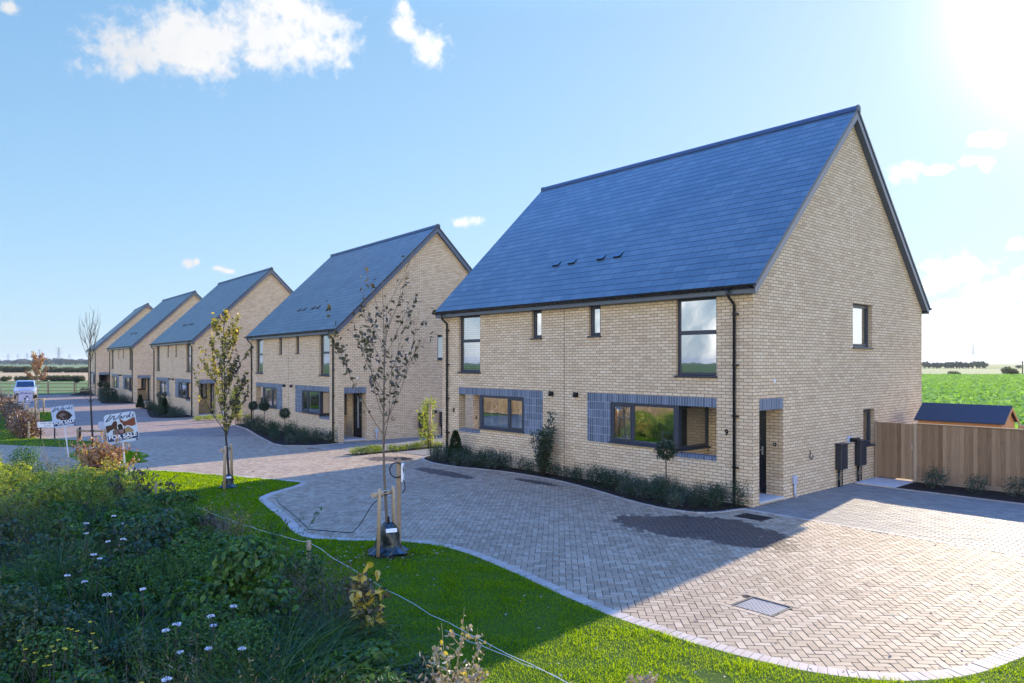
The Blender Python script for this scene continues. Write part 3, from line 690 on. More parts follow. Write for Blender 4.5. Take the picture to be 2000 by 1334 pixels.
        bay = window(root, 'y', a0, a1, 1.1, 2.17, 0, 1, splits=(sp,), recess=.02, fw=.075, opening=((o0, o1, 1.19, 2.1),))
        cp = MB(); cp.bbox(*rng(-2.13, -1.985, mir), .012, .13, 1.10, 2.165, .006); cp.build('corner_post', FRAME, bay)
        # return of the corner window, looking into the porch
        sx = -1 if not mir else 1
        window(root, 'x', .10, 1.31, 1.06, 2.165, X(-1.985), sx, recess=.01, fw=.07)
        idr = MB(); idr.box(*rng(-3.35, -2.5, mir), 4.1, 4.19, .1, 2.1); idr.build('inner_door', DOORW, root)
        cu = MB()
        for k in range(9):
            xa = -3.98+.04*k
            cu.poly([(X(xa), .22+.03*(k % 2), 1.15), (X(xa+.04), .22+.03*((k+1) % 2), 1.15), (X(xa+.04), .22+.03*((k+1) % 2), 2.12), (X(xa), .22+.03*(k % 2), 2.12)])
        cu.build('curtain', CURT, root)
        # wall lights
        L = MB(); xl = X(-5.34); L.box(xl-.05, xl+.05, -.03, 0, 2.26, 2.38)
        L.lathe([(0, .0), (.035, .0), (.062, -.12), (.058, -.12), (.0, -.05)], (xl, -.115, 2.385), 14, Matrix.Rotation(R(18), 4, 'X')); L.tube([(xl, -.03, 2.34), (xl, -.11, 2.36)], .016, 8)
        L.build('wall_light', BLACK, root)
    # gable windows, meters, flue
    window(root, 'x', 5.03, 6.24, 3.59, 4.79, 0, -1, recess=.11, fw=.07, opening=((5.08, 6.19, 3.67, 4.74),))
    window(root, 'x', 5.67, 6.4, .91, 1.93, 0, -1, recess=.11, fw=.07, opening=((5.72, 6.35, .99, 1.88),))
    window(root, 'x', 5.67, 6.4, .91, 1.93, -HW, 1, recess=.11, fw=.07)
    for (ya, yb, z0) in ((3.98, 4.36, .45), (5.12, 5.50, .45)):
        m = MB(); m.bbox(0.002, .17, ya, yb, z0, 1.10, .02); m.prism([(.0, 1.10), (.19, 1.095), (.19, 1.115), (0, 1.13)], ya-.01, yb+.01, 'y')
        mo = m.build('meter_box', BOXMAT, root)
        p_ = MB(); p_.tube([(.06, ya+.1, z0), (.06, ya+.1, -.1)], .032, 10); p_.tube([(.05, yb-.08, z0), (.05, yb-.08, .02)], .018, 8); p_.build('pipe', GUTTER, mo)
    m = MB(); m.bbox(-.02, .05, 4.66, 4.88, 1.08, 1.26, .01); fo = m.build('flue_plate', GREYPL, root)
    m = MB(); m.lathe([(.055, 0), (.055, .2), (.075, .2), (.075, .26), (.0, .26)], (0.02, 4.77, 1.17), 16, Matrix.Rotation(R(90), 4, 'Y')); m.build('flue', BLACK, fo)
    m = MB(); m.bbox(0.001, .07, 1.74, 1.88, .33, .52, .01); m.tube([(.04, 1.81, .33), (.04, 1.81, .12), (.07, 1.84, -.02)], .03, 10); m.build('cable_duct', GREYPL, root)
    m = MB(); m.bbox(0.001, .04, .87, .93, 2.74, 2.83, .008); m.build('overflow_vent', WHITE, root)
    m = MB(); m.tube([(.01, 2.60, 1.06), (.03, 2.61, 1.0), (.03, 2.56, .90), (.03, 2.66, .84), (.03, 2.75, .88), (.03, 2.72, .93)], .011, 6); m.build('cable_tail', BLACK, root)
    # roof: courses stepping down each slope
    rf = MB(); n = 29; LS = math.hypot(HD/2+EO, ZR-ZE)
    for side in (0, 1):
        Y = (lambda y: y) if not side else (lambda y: HD-y)
        def pt(x, s, lift):
            y = -EO+s/LS*(HD/2+EO); z = ZE+s/LS*(ZR-ZE)
            return (x, Y(y-lift*.7), z+lift*.72)
        for i in range(n):
            s0 = LS*i/n; s1 = LS*(i+1)/n+.0
            uv = [(-HW-VO, .25*i), (VO, .25*i), (VO, .25*i+.25), (-HW-VO, .25*i+.25)]
            rf.poly([pt(-HW-VO, s0, .006), pt(VO, s0, .006), pt(VO, s1, .002), pt(-HW-VO, s1, .002)], uv=uv)
            rf.poly([pt(-HW-VO, s0, .0), pt(VO, s0, .0), pt(VO, s0, .006), pt(-HW-VO, s0, .006)], uv=[(-HW-VO, .25*i+.1), (VO, .25*i+.1), (VO, .25*i+.12), (-HW-VO, .25*i+.12)])
        for x in (-HW-VO, VO):
            rf.poly([pt(x, 0, -.06), pt(x, LS, -.06), pt(x, LS, .006), pt(x, 0, .006)], uv=[(0, .001)]*4)
        rf.poly([pt(-HW-VO, 0, -.06), pt(VO, 0, -.06), pt(VO, LS, -.06), pt(-HW-VO, LS, -.06)], uv=[(0, .001)]*4)
        rf.poly([pt(-HW-VO, 0, -.06), pt(VO, 0, -.06), pt(VO, 0, .0), pt(-HW-VO, 0, .0)], uv=[(0, .001)]*4)
    roof = rf.build('roof', SLATE, root)
    rd = MB(); cap = [(-.14, -.115), (-.10, -.02), (-.05, .035), (0, .05), (.05, .035), (.10, -.02), (.14, -.115), (.11, -.115), (.0, .01), (-.11, -.115)]
    k = 26
    for i in range(k):
        xa = -HW-VO-.01+(HW+2*VO+.02)*i/k; xb = xa+(HW+2*VO+.02)/k
        rd.prism([(HD/2+p_[0], ZR+.012+p_[1]) for p_ in cap], xa+.004, xb-.004, 'x')
    rd.build('ridge_cap', RIDGE, roof)
    for x in (-HW-VO-.012, VO-.012):
        e = MB(); pr = [(HD/2+.12*math.cos(t), ZR-.015+.085*math.sin(t)) for t in [2*math.pi*i/18 for i in range(18)]]; e.prism(pr, x, x+.024, 'x'); e.build('ridge_end_cap', RIDGE, roof)
    for xv in (-7.24, -6.58, -5.42, -4.80):
        v_ = MB(); M_ = Matrix.Translation((xv, 1.12, ZE+SL*(1.12+EO)+.01)) @ Matrix.Rotation(math.atan(SL), 4, 'X')
        v_.prism([(-.11, .0), (.11, .0), (.11, .01), (-.11, .045)], -.12, .12, 'x', M_); v_.box(-.11, .11, -.114, -.1101, .004, .04, M_); v_.build('roof_vent', GUTTER, roof)
    # verge boards and soffits
    for gx, sg in ((0, 1), (-HW, -1)):
        for side in (0, 1):
            Y = (lambda y: y) if not side else (lambda y: HD-y)
            ln = lambda y, d: (Y(y), ZE+SL*(y+EO)-d)
            b_ = MB(); xs_ = sorted((gx+sg*.135, gx+sg*.160)); b_.prism([ln(-EO+.01, .055), ln(HD/2, .055), ln(HD/2, .30), ln(-.02, .30), (Y(-.17), 4.72)], *xs_, 'x')
            xs_ = sorted((gx+sg*.001, gx+sg*.134)); b_.prism([ln(-.02, .27), ln(HD/2, .27), ln(HD/2, .295), ln(-.02, .295)], *xs_, 'x')
            b_.box(*xs_, *sorted((Y(-.168), Y(-.02))), 4.725, 4.74)
            b_.build('bargeboard', BARGE, root)
    for side in (0, 1):
        Y = (lambda y: y) if not side else (lambda y: HD-y)
        f = MB(); f.box(-HW-.13, .13, *sorted((Y(-.17), Y(-.15))), 4.735, 4.88); f.box(-HW-.13, .13, *sorted((Y(-.149), Y(.02))), 4.745, 4.757)
        f.build('fascia', BARGE, root)
        g = MB(); pr = []
        for i in range(9): t = math.pi*i/8; pr.append((Y(-.245+.062*math.cos(t)), 4.905-.066*math.sin(t)))
        pr += [(Y(-.245-.052), 4.905)]
        for i in range(8, -1, -1): t = math.pi*i/8; pr.append((Y(-.245+.054*math.cos(t)), 4.907-.056*math.sin(t)))
        g.prism(pr, -HW-.2, .19, 'x')
        for i in range(13): xb = -HW-.1+i*.985; g.box(xb-.02, xb+.02, *sorted((Y(-.315), Y(-.17))), 4.835, 4.846)
        gt = g.build('gutter', GUTTER, root)
        if side == 0:
            for x in (-.43, -HW+.33):
                d = MB(); d.tube([(x-.05, -.245, 4.85), (x-.05, -.245, 4.74), (x-.035, -.21, 4.66), (x-.005, -.09, 4.55), (x, -.055, 4.50), (x, -.055, -.05)], .034, 12)
                for z in (4.3, 3.15, 2.0, .85): d.box(x-.05, x+.09, -.075, -.002, z-.018, z+.018)
                d.build('downpipe', GUTTER, root)
    return root
house = build_house()
HOUSES = [((-20.0, .5, -.259), -3.66), ((-40.1, .93, -.270), -3.44), ((-60.1, 2.3, -.267), -3.3), ((-78.9, 3.24, -.206), -7.7)]
HL = ['brick pair of houses with ball-shaped bay trees in its bed, second from the right', 'brick pair of houses behind the yellow-leaved young tree, middle of the row',
      'brick pair of houses with a square clipped hedge beside its door', 'farthest brick pair of houses, next to the post and rail fence']
houses = [house]
for (loc, rz), lb in zip(HOUSES, HL):
    c = copy_tree(house); c.location = loc; c.rotation_euler = (0, 0, R(rz)); tag(c, lb, 'house', 'semi-detached brick houses in the row'); houses.append(c)
tag(house, 'nearest and largest brick pair of houses, number 9 by its drainpipe', 'house', 'semi-detached brick houses in the row')
def text(body, size, m, name, parent, M4, ext=.002, offset=0, shear=0, sx=1):
    cu = bpy.data.curves.new(name, 'FONT'); cu.body = body; cu.size = size; cu.extrude = ext; cu.offset = offset; cu.shear = shear
    cu.align_x = 'CENTER'; cu.align_y = 'CENTER'; cu.materials.append(m)
    tmp = bpy.data.objects.new('tmp_text', cu); COL.objects.link(tmp)
    me = bpy.data.meshes.new_from_object(tmp.evaluated_get(bpy.context.evaluated_depsgraph_get())); me.name = name
    bpy.data.objects.remove(tmp); me.transform(M4 @ Matrix.Diagonal((sx, 1, 1, 1)))
    if not me.materials: me.materials.append(m)
    return link(bpy.data.objects.new(name, me), parent)
RX90 = Matrix.Rotation(R(90), 4, 'X')
text('9', .20, DARKW, 'house_number', house, Matrix.Translation((-.655, -.008, 1.61)) @ RX90, .008, .004)
text('8', .20, DARKW, 'house_number', house, Matrix.Translation((-11.0, -.008, 1.61)) @ RX90, .008, .004)

# ------------------------------------------------------------------ foliage helpers
rs = np.random.RandomState(11); rnd = random.Random(5)
def unit(a): return a/np.maximum(np.linalg.norm(a, axis=-1, keepdims=True), 1e-9)
def leaf_arrays(P, T, L, Wd, r, fold=.0):
    # pointed oval leaf from its base P along T: two halves folded at the midrib
    n = len(P); up = unit(r.normal(size=(n, 3))); B = unit(np.cross(T, up)); N = np.cross(B, T)
    L = np.broadcast_to(L, (n,))[:, None]; Wd = np.broadcast_to(Wd, (n,))[:, None]; f = N*Wd*.16
    tip = P+T*L-N*L*fold*1.5
    V = np.stack([P, P+T*L*.28+B*Wd*.42+f, P+T*L*.62+B*Wd*.40+f-N*L*fold*.5, tip, P+T*L*.62-B*Wd*.40+f-N*L*fold*.5, P+T*L*.28-B*Wd*.42+f], 1).reshape(-1, 3)
    q = np.arange(n)[:, None]*6
    return V, np.concatenate([q+np.array([[0, 1, 2, 3]]), q+np.array([[0, 3, 4, 5]])])
class LF:
    def __init__(s): s.V = []; s.F = []; s.n = 0
    def add(s, V, F): s.V.append(V); s.F.append(F+s.n); s.n += len(V)
    def leaves(s, P, T, L, Wd, r, fold=0): s.add(*leaf_arrays(np.asarray(P, float), np.asarray(T, float), L, Wd, r, fold))
    def blade(s, P, D, Lh, Wd, bend, r, seg=3):
        # curved strips from P in direction D (n,3), falling over by bend
        n = len(P); side = unit(np.cross(D, r.normal(size=(n, 3)))); out = D*np.array([1, 1, 0]); out = unit(out+1e-6)
        Lh = np.broadcast_to(Lh, (n,)); bend = np.broadcast_to(bend, (n,)); rows = []
        for k in range(seg+1):
            t = k/seg; c = P+D*(Lh*t)[:, None]+out*(Lh*bend*t*t)[:, None]-np.array([0, 0, 1])*(Lh*bend*.6*t*t*t)[:, None]
            w_ = Wd*(1-t*.92)*.5; rows += [c+side*w_, c-side*w_]
        V = np.stack(rows, 1).reshape(-1, 3); m = 2*(seg+1)
        q = np.array([[2*k, 2*k+1, 2*k+3, 2*k+2] for k in range(seg)])
        s.add(V, (np.arange(n)[:, None, None]*m+q[None]).reshape(-1, 4))
    def build(s, name, m, parent=None): return mesh_np(name, np.concatenate(s.V), np.concatenate(s.F), m, parent)
def ball_leaves(lf, c, rad, n, L, Wd, r, shell=.75, flat=1., out=.8):
    d = unit(r.normal(size=(n, 3))); rr = shell+(1-shell)*r.rand(n); lump = 1+.12*np.sin(d[:, 0]*7+c[0])*np.sin(d[:, 2]*6+c[1])
    P = np.array(c)+d*(rr*lump)[:, None]*np.array(rad); T = unit(d*out+r.normal(size=(n, 3))*.7+np.array([0, 0, .15]))
    lf.leaves(P, T, L*(.7+.6*r.rand(n)), Wd*(.7+.6*r.rand(n)), r, .1)

# ------------------------------------------------------------------ planting by the houses
def at_house(i, x, y):
    h = houses[i]; v = h.matrix_basis @ Vector((x, y, 0)); return Vector((v.x, v.y, gz(v.x)))
def shrub_mesh(name, m, n=260, rad=(.26, .24, .24), L=.05, seed=0):
    r = np.random.RandomState(seed); lf = LF()
    ball_leaves(lf, (0, 0, rad[2]*.75), rad, n, L, L*.5, r, .35)
    # upright shoots
    k = 26; P = np.stack([r.normal(0, rad[0]*.5, k), r.normal(0, rad[1]*.5, k), np.full(k, rad[2])], 1); 
    for j in range(k):
        q = 6; t = np.linspace(0, 1, q)[:, None]; d = np.array([r.normal(0, .25), r.normal(0, .25), 1.]); pp = P[j]+d*t*rad[2]*.9
        lf.leaves(pp, unit(r.normal(size=(q, 3))+d*.6), L, L*.4, r)
    return lf
def soil_core(name, rad): pass
proto = {}
def place_copy(key, make, loc, rz, sc, name_label_cat_group):
    if key not in proto: o = make(); proto[key] = o
    else: o = copy_tree(proto[key])
    o.location = loc; o.rotation_euler = (0, 0, rz); o.scale = (sc, sc, sc)
    lb, ct, gr = name_label_cat_group; tag(o, lb, ct, gr); return o
def low_shrub(kind):
    def f():
        root = empty('low_shrub')
        shrub_mesh('leaves', None, 330 if kind else 420, (.30, .28, .24) if kind else (.26, .25, .30), .055 if kind else .042, 3+kind).build('foliage', F_LAUREL if kind else F_DARK, root)
        mb = MB()
        for k in range(5): mb.tube([(0, 0, 0), (.05*math.cos(k*1.3), .05*math.sin(k*1.3), .12), (.14*math.cos(k*1.3), .14*math.sin(k*1.3), .3)], [.009, .007, .004], 5)
        mb.build('stem', BARKD, root); return root
    return f
def scatter_bed(poly, n, seed, label, group, smin=.7, smax=1.15, gap=.3):
    r = random.Random(seed); xs_ = [p[0] for p in poly]; ys_ = [p[1] for p in poly]; pts = []; tries = 0
    while len(pts) < n and tries < 6000:
        tries += 1; x = r.uniform(min(xs_), max(xs_)); y = r.uniform(min(ys_), max(ys_))
        if not inside(np.array([[x, y]]), poly)[0]: continue
        if any((x-a)**2+(y-b)**2 < gap*gap for a, b in pts): continue
        pts.append((x, y))
    for (x, y) in pts:
        k = int(r.random() < .35)
        place_copy('low%d' % k, low_shrub(k), (x, y, gz(x)+.015), r.uniform(0, 6.28), r.uniform(smin, smax), (label, 'shrub', group))
inA = [(q.x*.985-.1, min(-.13, q.y+.22)) for q in beda if q.y < -.3]+[(-11.9, -.13), (-.35, -.13)]
scatter_bed(inA, 62, 4, 'low dark green shrub in the curved bed along the front of number 9', 'low shrubs in the nearest front bed', .62, 1.05, .30)
def h2w(i, pts): return [tuple(at_house(i, *p)[:2]) for p in pts]
BED2 = [(.35, -.05), (.45, -1.35), (-.4, -2.3), (-1.3, -2.35), (-5, -1.75), (-9, -1.0), (-12.2, -.75), (-12.3, -.05)]
for i, (nm, n_) in enumerate((('second', 40), ('third', 30), ('fourth', 22), ('last', 9))):
    pl = h2w(i+1, BED2); sheet('planting_bed', pl, .03, SOIL); run_blocks([Vector(p) for p in pl[:-1]], .2, .1, 'bed_kerb', B_KERB, .05, .03, 20+i)
    scatter_bed(h2w(i+1, [(p[0]*.95-.1, p[1]*.82-.1) for p in BED2]), n_, 9+i, 'low green shrub in the bed of the %s house from the right' % nm, 'low shrubs in the %s front bed' % nm, .75, 1.2, .42)

def lollipop():
    root = empty('bay_tree'); mb = MB(); mb.tube([(0, 0, 0), (.012, 0, .35), (-.008, .01, .75), (0, 0, 1.1)], [.016, .014, .013, .012], 8); mb.build('trunk', BARKD, root)
    lf = LF(); r = np.random.RandomState(8); ball_leaves(lf, (0, 0, 1.2), (.235, .235, .225), 1500, .055, .026, r, .55); ball_leaves(lf, (0, 0, 1.2), (.29, .29, .27), 60, .06, .025, r, .9)
    lf.build('crown', F_BOX, root); return root
def cone():
    root = empty('cone_topiary'); lf = LF(); r = np.random.RandomState(2); n = 4200
    z = r.rand(n)**1.35; a_ = r.rand(n)*6.283; rr = (.235*(1-z)**.75+.03)*(.7+.36*r.rand(n))*(1+.12*np.sin(z*17+a_*2))
    P = np.stack([rr*np.cos(a_), rr*np.sin(a_), .05+z*.92], 1); T = unit(np.stack([np.cos(a_), np.sin(a_), .5+r.rand(n)*.6], 1)+r.normal(0, .4, (n, 3)))
    lf.leaves(P, T, .06, .032, r); lf.build('foliage', F_BOX, root); mb = MB(); mb.tube([(0, 0, 0), (0, 0, .6)], .02, 6); mb.build('trunk', BARKD, root); return root
def laurel():
    root = empty('laurel_bush'); lf = LF(); r = np.random.RandomState(6); mb = MB(); rr = random.Random(4)
    for k in range(15):
        a_ = rr.uniform(0, 6.28); h = rr.uniform(.9, 1.25) if k > 1 else 1.62; sp = rr.uniform(.12, .36) if k > 1 else .22
        pts = [Vector((.03*math.cos(a_), .03*math.sin(a_), 0)), Vector((sp*.7*math.cos(a_), sp*.6*math.sin(a_), h*.45)), Vector((sp*1.1*math.cos(a_)*.9, sp*.8*math.sin(a_), h))]
        mb.tube(pts, [.011, .008, .004], 5)
        m = 95; t = .12+.9*r.rand(m)[:, None]; t = np.minimum(t, 1.02)
        p0, p1, p2 = [np.array(p) for p in pts]; C = (1-t)**2*p0+2*t*(1-t)*p1+t*t*p2
        d = unit(np.stack([r.normal(size=m), r.normal(size=m), .3+r.rand(m)*.7], 1)); lf.leaves(C+d*.03, d, .095*(.7+.5*r.rand(m)), .036, r, .08)
    mb.build('stem', BARKD, root); lf.build('foliage', F_LAUREL, root); return root
def put(key, mk, p, rz, sc, lb, ct, gr=None): return place_copy(key, mk, (p[0], p[1], gz(p[0])+.01), rz, sc, (lb, ct, gr))
LP = 'clipped topiary in the front beds'
put('lolli', lollipop, (-1.63, -.95), 0, 1., 'single ball-headed bay tree under the corner window of number 9', 'topiary tree', LP)
put('cone', cone, (-10.35, -.42), 0, 1.0, 'dark cone-shaped topiary at the left end of the nearest house', 'topiary', LP)
LA = put('laurel', laurel, (-6.25, -.42), 0, 1.06, 'tall glossy laurel bush against the wall between the two ground floor windows', 'bush')
LA.scale = (1.45, 1.1, 1.06)
for (x, y, s_, lb) in ((-2.7, -1.35, .98, 'ball-headed bay tree in front of the right-hand window of the second house'), (-6.75, -.9, 1.08, 'ball-headed bay tree below the wall lights of the second house'),
                       (-9.0, -.7, 1.0, 'ball-headed bay tree left of the wall lights, under the left window of the second house'), (-11.85, -.75, 1.05, 'ball-headed bay tree by the left drainpipe of the second house')):
    put('lolli', lollipop, at_house(1, x, y), x, s_, lb, 'topiary tree', LP)
put('laurel', laurel, at_house(2, -6.4, -.55), 2, 1.08, 'tall laurel bush on the wall of the third house from the right', 'bush')
put('cone', cone, at_house(2, -3.0, -1.1), 1, 1.1, 'dark cone topiary right of the laurel, third house', 'topiary', LP)
put('cone', cone, at_house(2, -11.3, -1.0), 2, 1.05, 'dark cone topiary at the left corner of the third house', 'topiary', LP)
put('lolli', lollipop, at_house(3, -6.3, -1.1), 2, 1.15, 'ball-headed bay tree above the clipped hedge of the fourth house', 'topiary tree', LP)
put('lolli', lollipop, at_house(3, -10.2, -1.0), 3, 1.15, 'ball-headed bay tree left of the clipped hedge, fourth house', 'topiary tree', LP)
put('lolli', lollipop, at_house(4, -8.0, -1.4), 4, 1.2, 'ball-headed bay tree at the front of the last house', 'topiary tree', LP)
# clipped hedge at the fourth house
lf = LF(); n = 5200; hx, hy, hz = 2.0, .5, .55; d = rs.uniform(-1, 1, (n, 3)); k = np.abs(d).argmax(1); d[np.arange(n), k] = np.sign(d[np.arange(n), k])*rs.uniform(.85, 1.04, n)
lf.leaves(d*np.array([hx, hy, hz])+np.array([0, 0, hz]), unit(d+rs.normal(0, .6, (n, 3))), .09, .05, rs); o = lf.build('clipped_hedge', F_BOX)
p = at_house(3, -4.6, -1.3); o.location = (p.x, p.y, p.z); o.rotation_euler = (0, 0, R(-3.3)); tag(o, 'square clipped dark hedge in the bed of the fourth house from the right', 'hedge')
# planted strip between the drives and the leafy shrub with a pale stake
F_STRIP = F_LIGHT
def strip_plant():
    root = empty('border_plant'); lf = LF(); r = np.random.RandomState(5); ball_leaves(lf, (0, 0, .12), (.3, .3, .16), 260, .06, .026, r, .2)
    n = 40; P = np.stack([r.normal(0, .12, n), r.normal(0, .12, n), np.full(n, .1)], 1); lf.blade(P, unit(np.stack([r.normal(0, .5, n), r.normal(0, .5, n), np.ones(n)], 1)), .3, .012, .3, r)
    lf.build('foliage', F_STRIP, root); mb = MB(); mb.tube([(0, 0, 0), (0, 0, .12)], .01, 5); mb.build('stem', BARKD, root); return root
for k in range(17):
    p = (-14.92+rnd.uniform(-.25, .25), -1.5+k*.36)
    put('strip', strip_plant, p, k, rnd.uniform(.7, 1.1), 'low sunlit plant in the narrow strip between the two drives', 'plant', 'plants in the strip between the drives')
for k in range(7):
    p = at_house(1, -16.2+rnd.uniform(-.3, .3), -1.6+k*.6)
    put('strip', strip_plant, p, k, rnd.uniform(.8, 1.2), 'low sunlit plant in the strip left of the second house', 'plant', 'plants in the strip beside the second house')
sheet('strip_soil', [(-15.4, -1.75), (-14.45, -1.75), (-14.45, 8), (-15.4, 8)], .012, SOIL)
def staked_shrub():
    root = empty('staked_shrub'); mb = MB(); mb.tube([(.1, 0, 0), (.1, 0, 1.55)], .045, 8); mb.build('stake', POSTW, root)
    mb = MB(); mb.tube([(0, 0, 0), (-.03, 0, .8), (-.05, 0, 1.5)], [.03, .02, .01], 6); mb.build('trunk', BARK, root)
    lf = LF(); r = np.random.RandomState(15)
    for c, ra, n in (((-.05, 0, .55), (.34, .34, .5), 420), ((-.2, 0, 1.15), (.3, .3, .42), 300), ((.02, .05, 1.5), (.25, .25, .25), 160)): ball_leaves(lf, c, ra, n, .075, .04, r, .25)
    lf.build('foliage', F_LIGHT, root); return root
put('staked', staked_shrub, (-15.0, 1.75), 0, 1.15, 'leafy sunlit shrub tied to a pale stake between the first and second houses', 'shrub')
put('staked', staked_shrub, at_house(1, -15.0, .3), 2, 1.2, 'leafy sunlit shrub on a pale stake between the second and third houses', 'shrub')
for (x, y, s_, lb) in ((1.75, 5.75, 1.35, 'leafy shrub in the soil border nearest the garden gate'), (2.7, 5.7, 1.15, 'middle shrub in the soil border along the timber fence'), (3.5, 5.85, 1.2, 'shrub in the soil border along the timber fence, at the right edge'), (4.4, 5.7, 1.1, None), (5.2, 5.8, 1.2, None)):
    if lb: put('low1', low_shrub(1), (x, y), x, s_*.82, lb, 'shrub')

# ------------------------------------------------------------------ fence, gate, shed, path
FY = 6.36
def boards(mb, x0, x1, y, z0, z1, wd=.1, seed=1):
    r = random.Random(seed); x = x0
    while x < x1-.02:
        xe = min(x+wd+.012, x1); t = r.uniform(-.003, .003)
        mb.prism([(x, y+.006+t), (xe, y-.010+t), (xe, y+.012+t), (x, y+.014+t)], z0, z1+r.uniform(-.004, .004), 'z'); x += wd
fence = empty('timber_fence', (0, 0, 0), 0, 'close boarded timber fence at the right, running behind the soil border', 'fence')
zt = 1.56
m = MB(); boards(m, 1.12, 9.2, FY, .12, zt, .1, 3); m.build('board_panel', BOARD, fence)
m = MB(); m.bbox(1.12, 9.2, FY-.012, FY+.02, .0, .12, .004); m.build('gravel_board', PINE, fence)
m = MB(); m.bbox(1.1, 9.2, FY-.03, FY+.03, zt, zt+.03, .006); m.build('fence_capping', PINE, fence)
for x in (1.07, 3.5, 5.9, 8.3): m = MB(); m.bbox(x-.05, x+.05, FY+.016, FY+.11, 0, zt-.02, .006) if x > 1.1 else m.bbox(x-.04, x+.04, FY-.03, FY+.06, 0, zt+.02, .006); m.build('post', POSTW if x < 1.1 else PINE, fence)
for z in (.35, .9, 1.4): m = MB(); m.bbox(1.1, 9.2, FY+.016, FY+.07, z, z+.08, .006); m.build('rail', PINE, fence)
gate = empty('garden_gate', (0, 0, 0), 0, 'boarded timber garden gate between the brick gable and the fence', 'gate')
m = MB(); boards(m, .10, 1.02, FY, .06, 1.555, .1, 8); m.build('board_panel', BOARD, gate)
for z in (.3, .95, 1.4): m = MB(); m.bbox(.06, 1.02, FY+.016, FY+.06, z, z+.09, .005); m.build('rail', PINE, gate)
m = MB(); m.bbox(.02, .09, FY-.02, FY+.06, 0, 1.57, .005); m.build('post', PINE, gate)
m = MB(); m.bbox(.98, 1.01, FY-.03, FY-.008, .86, 1.02, .004); m.build('latch', METAL, gate)
m = MB(); m.bbox(.06, .56, 4.98, 6.28, -.01, .028, .006); m.bbox(.568, 1.08, 4.98, 6.28, -.01, .028, .006); o = m.build('paving_slabs', CONC); o['kind'] = 'structure'
M_SHEDW = plain('orange_shed_timber', (.50, .25, .11), .75, .2, var=.2, scale=9)
M_FELT = plain('shed_roof_felt', (.045, .06, .085), .9, .2, var=.2, scale=30, bump=.3)
shed = empty('garden_shed', (.80, 7.32, 0), 0, 'small orange timber shed with dark felt roof behind the fence', 'shed')
m = MB()
for k in range(10): m.prism([(0, .16*k), (.012, .16*k), (.0, .16*k+.16), (-.02, .16*k+.16)], 0, 2.0, 'x', Matrix.Translation((0, 0, 0)) @ Matrix.Diagonal((1, -1, 1, 1)))
m.box(0, 2.0, .01, 1.15, 0, 1.62); m.prism([(0.01, 1.62), (1.15, 1.62), (.58, 2.0)], .001, 1.999, 'x'); m.build('wall', M_SHEDW, shed)
m = MB(); m.prism([(-.07, 1.60), (.58, 2.03), (1.23, 1.60), (1.23, 1.635), (.58, 2.07), (-.07, 1.635)], -.08, 2.08, 'x'); m.build('roof', M_FELT, shed)
m = MB(); m.prism([(-.06, 1.53), (-.06, 1.60), (.58, 2.03), (1.22, 1.60), (1.22, 1.53), (.58, 1.95)], 2.081, 2.10, 'x'); m.build('bargeboard', M_SHEDW, shed)
rl = empty('post_and_rail_fence', (0, 0, 0), 0, 'low timber rail fence at the edge of the crop field beside the shed', 'fence')
m = MB(); m.bbox(2.6, 12, 9.6, 9.66, 1.35, 1.45, .01); m.build('rail', PINE, rl)
for x in (3.4, 5.4, 7.4, 9.4): m = MB(); m.bbox(x-.05, x+.05, 9.66, 9.76, 0, 1.5, .01); m.build('post', PINE, rl)

# ------------------------------------------------------------------ covers and drains
def cover(name, x0, x1, y0, y1, lab, grate):
    root = empty(name, ((x0+x1)/2, (y0+y1)/2, gz(x0)), 0, lab, 'drain cover' if grate else 'manhole cover')
    hx, hy = (x1-x0)/2, (y1-y0)/2
    f = MB()
    for q in ((-hx, hx, -hy, -hy+.025), (-hx, hx, hy-.025, hy), (-hx, -hx+.025, -hy+.025, hy-.025), (hx-.025, hx, -hy+.025, hy-.025)): f.bbox(*q, -.03, .016, .003)
    f.build('frame', BLACK if grate else METALD, root); c = MB()
    if grate:
        c.box(-hx+.026, hx-.026, -hy+.026, hy-.026, -.03, -.02)
        k = int((2*hx-.05)/.045)
        for i in range(k): x = -hx+.03+i*.045; c.box(x, x+.02, -hy+.026, hy-.026, -.0199, .012)
        c.build('grating', BLACK, root)
    else:
        c.box(-hx+.028, hx-.028, -hy+.028, hy-.028, -.03, .001)
        c.build('cover_plate', METALD, root); c = MB()
        nx, ny = int((2*hx-.06)/.036), int((2*hy-.06)/.036)
        for i in range(nx):
            for j in range(ny):
                x = -hx+.035+i*.036; y = -hy+.035+j*.036
                t = R(45 if (i+j) % 2 else -45); dx, dy = .015*math.cos(t), .015*math.sin(t); nx_, ny_ = -.0065*math.sin(t), .0065*math.cos(t)
                x += .014; y += .014
                c.poly([(x-dx-nx_, y-dy-ny_, .006), (x+dx-nx_, y+dy-ny_, .006), (x+dx+nx_, y+dy+ny_, .006), (x-dx+nx_, y-dy+ny_, .006)])
        c.build('tread_pattern', TREAD, root)
    return root
TREAD = plain('worn_tread', (.50, .51, .52), .5, .4, .2)
METALD = plain('galvanised_plate', (.055, .058, .062), .55, .4, .35, var=.25, scale=14)
cover('manhole_cover', MAN[0]+.105, MAN[1]-.105, MAN[2]+.105, MAN[3]-.105, 'galvanised chequered manhole cover in the sunlit herringbone paving', False)
cover('drain_cover', GRT[0]+.12, GRT[1]-.12, GRT[2]+.1, GRT[3]-.1, 'dark slotted drain cover by the corner of the nearest house', True)
cover('drain_cover', -12.25, -11.75, -1.55, -1.2, 'small dark drain cover in the paving left of the nearest house', True).location.z = .01
cover('drain_cover', -18.9, -18.3, -1.5, -1.15, 'dark drain cover by the right corner of the second house', True)

